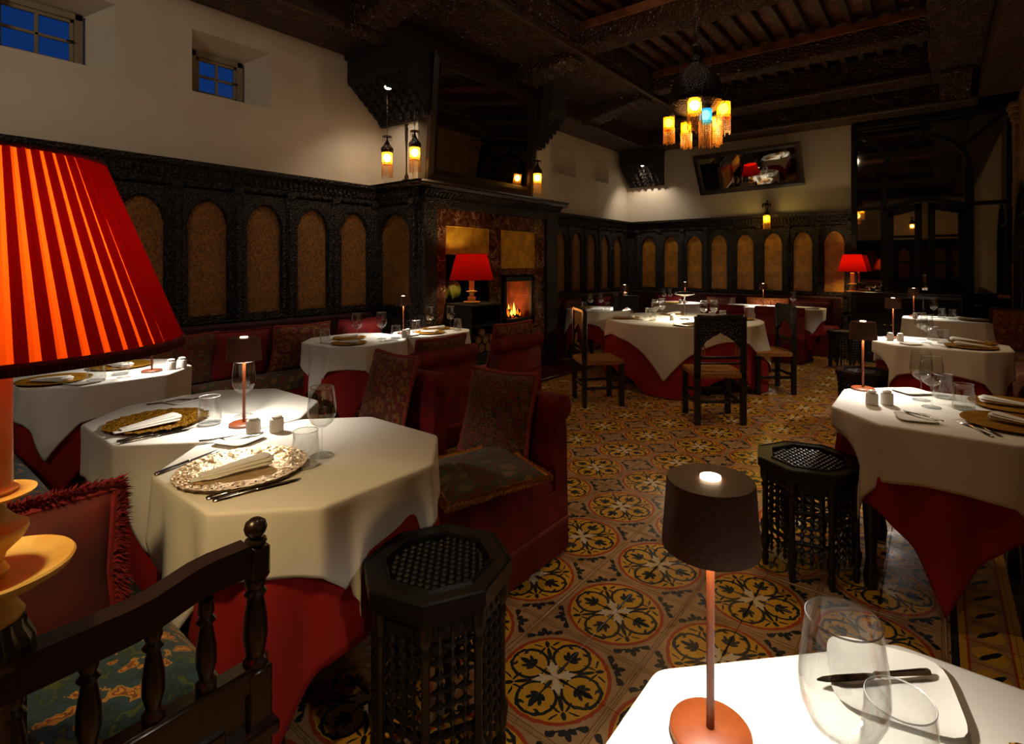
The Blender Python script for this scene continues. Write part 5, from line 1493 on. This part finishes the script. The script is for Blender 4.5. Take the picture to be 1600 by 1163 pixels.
wall_bench('upholstered_bench', 'bench with red and gold seat along the stone-side wall', .52, XR-.02, 3.6, 7.0, 'tap2', (XR-.10, XR-.02, 3.6, 7.0))
for i, (y, w_, mt, lb) in enumerate(((1.55, .50, 'tap1', 'dark tapestry cushion on the wall bench, at the edge of the huge red shade'), (1.98, .46, 'velvet', 'plain dark red cushion on the wall bench beside the lamp shade edge'),
                               (2.50, .52, 'tap2', 'gold and rose tapestry cushion on the wall bench'), (3.10, .50, 'velvet', 'plain crimson cushion on the wall bench nearest the chimney'))):
    cushion(lb, (-4.60, y, .465), R(-90), w_, .42, mt, 'fringe' if mt == 'velvet' else 'fringeb', .010, R(-14), .13, 'cushions on the wall bench')
for i, (y, mt, lb) in enumerate(((6.35, 'velvet2', 'red cushion on the side bench nearest the chimney'), (6.95, 'tap1', 'tapestry cushion on the side bench beyond the fireplace'), (7.9, 'velvet', 'crimson cushion on the side bench halfway to the corner'))):
    cushion(lb, (-4.62, y, .465), R(-90), .48, .40, mt, 'fringe', .01, R(-14), .12, 'cushions on the side bench')
for i, (x, w_, mt, fr_, lb) in enumerate(((-2.95, .50, 'tap1', 'fringe', 'brown tapestry cushion on the back bench behind the round table'), (-2.20, .62, 'tap5', 'fringeg', 'orange bolster-like cushion with gold fringe on the back bench'),
                               (-1.55, .60, 'velvet2', 'fringe', 'red fringed cushion on the back bench nearest the sideboard'), (-3.9, .5, 'velvet', 'fringe', 'crimson cushion on the back bench by the corner'))):
    cushion(lb, (x, 9.27, .465), R(180), w_, .40, mt, fr_, .022, R(-14), .13, 'cushions on the back bench', long_fringe=True)

# ------------------------------------------------------------------ sideboard
def sideboard():
    b = thing('sideboard', 'dark panelled sideboard standing before the mirrored door', 'sideboard', (-.33, 9.16, 0))
    MB().box(-.62, .62, -.19, .19, .05, .98, .008).build('body', 'woods', b)
    MB().box(-.66, .66, -.22, .22, .98, 1.01, .01).build('top', 'woods', b)
    MB().box(-.64, .64, -.20, .20, 0, .06, .008).build('plinth', 'woods', b)
    for k in range(3):
        x = -.60+k*.402
        d = MB().box(x, x+.385, -.205, -.19, .10, .93, .005).box(x+.06, x+.325, -.215, -.203, .18, .85, .012).build('door', 'wood', b)
        MB().sphere((x+(.35 if k != 1 else .03), -.218, .55), .012, 8).build('knob', 'brass', d)
sideboard()
fp = [(-.83, .0), (-.76, .1)]
o = MB().lathe([(0, 0), (.06, 0), (.065, .02), (.05, .025), (.03, .03), (.012, .06), (.02, .075), (0, .08)], 20).build('silver_cloche', 'silver', None, (-.76, 9.12, 1.0105)); tag(o, 'small bright silver dish on the sideboard by the red lamp', 'dish')
o = MB().lathe([(0, 0), (.03, 0), (.034, .08), (.01, .11), (.01, .16), (0, .16)], 16).build('small_bottle', 'darkmetal', None, (-.62, 9.15, 1.0105)); tag(o, 'small dark bottle on the sideboard', 'bottle')

# ------------------------------------------------------------------ lanterns, chandelier, sconce, candlestick
def bead_fringe(m, r, z0, z1, n, seed=1, rb=.0035):
    rg = random.Random(seed)
    for i in range(n):
        a = 2*PI*i/n; L_ = (z0-z1)*rg.uniform(.85, 1.05); x, y = r*math.cos(a), r*math.sin(a)
        k = max(3, int(L_/.016)); pr = [(.0008, -L_)]
        for q in range(k): z = -L_+L_*(q+.5)/k; pr += [(rb, z), (.0010, z+L_/k*.45)]
        pr.append((.0008, 0)); m.lathe(pr, 5, TR(x, y, z0))
def lantern_body(t, loc, s=1, bulb='bulb', glass='amberglass', cap=True, fr=.13, seed=1):
    x, y, z = loc
    if cap:
        MB().lathe([(0, .30), (.012, .295), (.045, .285), (.048, .278), (.01, .28), (.008, .26), (.014, .235), (.030, .20), (.058, .165), (.062, .15), (.056, .125), (.052, .12)], 24, TR(x, y, z, s=s)).build('metal_cap', 'darkmetal', t)
    MB().lathe([(.050, .12), (.050, .02), (.046, 0)], 24, TR(x, y, z, s=s)).build('glass_cylinder', glass, t)
    MB().lathe([(0, .03), (.018, .034), (.034, .055), (.036, .08), (.020, .105), (0, .11)], 14, TR(x, y, z, s=s)).build('bulb', bulb, t)
    m = MB(); bead_fringe(m, .052*s, z+.02*s, z-fr*s, 26, seed, .0034*s)
    m.build('bead_fringe', 'bead', t, kind='stuff')
def lantern(label, loc, hang, power, bulb='bulb', s=1, seed=1):
    t = thing('hanging_lantern', label, 'lantern', loc, 0, 'pierced metal bead lanterns')
    lantern_body(t, (0, 0, 0), s, bulb, seed=seed)
    MB().tube([(0, 0, .30*s), (0, 0, hang)], .0025, 5).build('chain', 'darkmetal', t)
    tl = MB(); bead_fringe(tl, .045*s, .28*s, .235*s, 10, seed, .002); tl.build('cap_drops', 'darkmetal', t, kind='stuff')
    light('lantern_light', 'POINT', (0, 0, .07*s), power, (1, .72, .42), .03, parent=t)
lantern('bead lantern under the carved bracket, nearer the windows', (-4.364, 3.30, 2.40), .90, 5.5, seed=2)
lantern('bead lantern under the carved bracket, beside the tall mirror', (-4.10, 3.43, 2.44), .66, 5.0, seed=3)
lantern('bead lantern hanging beyond the tall chimney mirror', (-4.0, 5.31, 2.43), 1.16, 4.5, seed=4)
lantern('bead lantern added behind the camera, brightening the near wall in the mirrors', (-.6, -1.7, 2.55), 1.70, 16, seed=5, s=1.3)  # unseen lantern, put in to light the near wall for the reflections
t = thing('tall_candlestick', 'slim dark candlestick lamp standing on the mantel corner', 'candlestick', (-4.40, 3.57, 2.268))
MB().lathe([(0, 0), (.055, 0), (.05, .015), (.02, .035), (.022, .06), (.012, .075), (.008, .10), (.008, .30), (.016, .45), (.018, .56), (.012, .58), (.022, .60), (0, .605)], 16).build('stem', 'darkmetal', t)

def chandelier():
    cx, cy_, zb = -1.60, 4.34, 2.59
    t = thing('chandelier', 'large pierced dome chandelier with hanging coloured bead lanterns', 'chandelier', (cx, cy_, zb))
    MB().lathe([(.215, .16), (.22, .20), (.212, .27), (.18, .36), (.12, .44), (.06, .48), (.045, .50), (.05, .53), (.035, .56), (.02, .60), (.05, .63), (.03, .66), (0, .67)], 40).lathe([(.21, .16), (.16, .10), (.08, .07), (0, .06)], 32).build('pierced_dome', 'darkmetal', t)
    MB().tube([(0, 0, .66), (0, 0, 1.65)], .008, 6).build('chain', 'darkmetal', t)
    for k in range(4):
        a = k*PI/2+.5; MB().tube([(.02*math.cos(a), .02*math.sin(a), 1.5), (.15*math.cos(a), .15*math.sin(a), .42)], .003, 4).build('chain', 'darkmetal', t)
    rm = MB()
    for k in range(12):
        a = k*PI/6; rm.tube([(.22*math.cos(a), .22*math.sin(a), .17), (.24*math.cos(a), .24*math.sin(a), .14), (.20*math.cos(a), .20*math.sin(a), .12)], .004, 5)
    rm.build('rim_scrolls', 'darkmetal', t)
    rgt = (math.cos(CAM_A), math.sin(CAM_A)); fwd = (-math.sin(CAM_A), math.cos(CAM_A))
    L_ = [(-.23, .0, -.06, 'bulbo', 'amberglass', .9), (-.06, -.15, .03, 'bulb', 'amberglass', 1.1), (.045, -.10, -.03, 'bulbb', 'blueglass', 1.0), (.21, -.05, .03, 'bulbo', 'amberglass', 1.1), (.20, .10, -.04, 'bulbo', 'amberglass', 1.0), (-.04, .16, -.06, 'bulbg', 'amberglass', .9)]
    for i, (a, f, z, bl, gl, s) in enumerate(L_):
        e = bpy.data.objects.new('bead_lantern', None); COL.objects.link(e); e.parent = t
        e.location = (a*rgt[0]+f*fwd[0], a*rgt[1]+f*fwd[1], z)
        lantern_body(e, (0, 0, 0), s, bl, gl, False, .13 if i != 2 else .20, i)
        MB().lathe([(.052*s, .115*s), (.056*s, .13*s), (.03*s, .17*s), (.004, .20*s), (.003, .30)], 14).build('metal_cap', 'darkmetal', e)
    for a, f in ((-.15, 0), (.15, .02), (0, -.05)):
        light('chandelier_light', 'POINT', (a*rgt[0]+f*fwd[0], a*rgt[1]+f*fwd[1], -.02), 4, (1, .58, .2), .06, parent=t)
chandelier()
s = thing('wall_sconce', 'glowing yellow bead sconce with bird finial on the back wall cornice', 'sconce', (-2.257, 9.38, 2.10))
lantern_body(s, (0, 0, 0), 1.05, 'bulbg', 'amberglass', False, .10, 9)
MB().lathe([(.053, .125), (.06, .14), (.04, .17), (.015, .20), (.02, .23), (0, .24)], 16).build('cap', 'darkmetal', s)
MB().tube([(0, .01, .20), (0, .06, .18), (0, .10, .17)], .008, 6).build('bracket_arm', 'darkmetal', s)
fin = MB(); fin.sphere((0, 0, .30), .035, 10, None, 1.4).sphere((.012, 0, .365), .018, 8).tube([(.03, 0, .33), (.06, 0, .30), (.055, 0, .26)], [.014, .018, .004], 6).tube([(-.03, 0, .34), (-.06, 0, .31), (-.065, 0, .26)], [.014, .018, .004], 6).lathe([(.02, .235), (.012, .26)], 8)
fin.build('bird_finial', 'darkmetal', s)
light('sconce_light', 'POINT', (-2.257, 9.33, 2.19), 7, (1, .74, .16), .05)
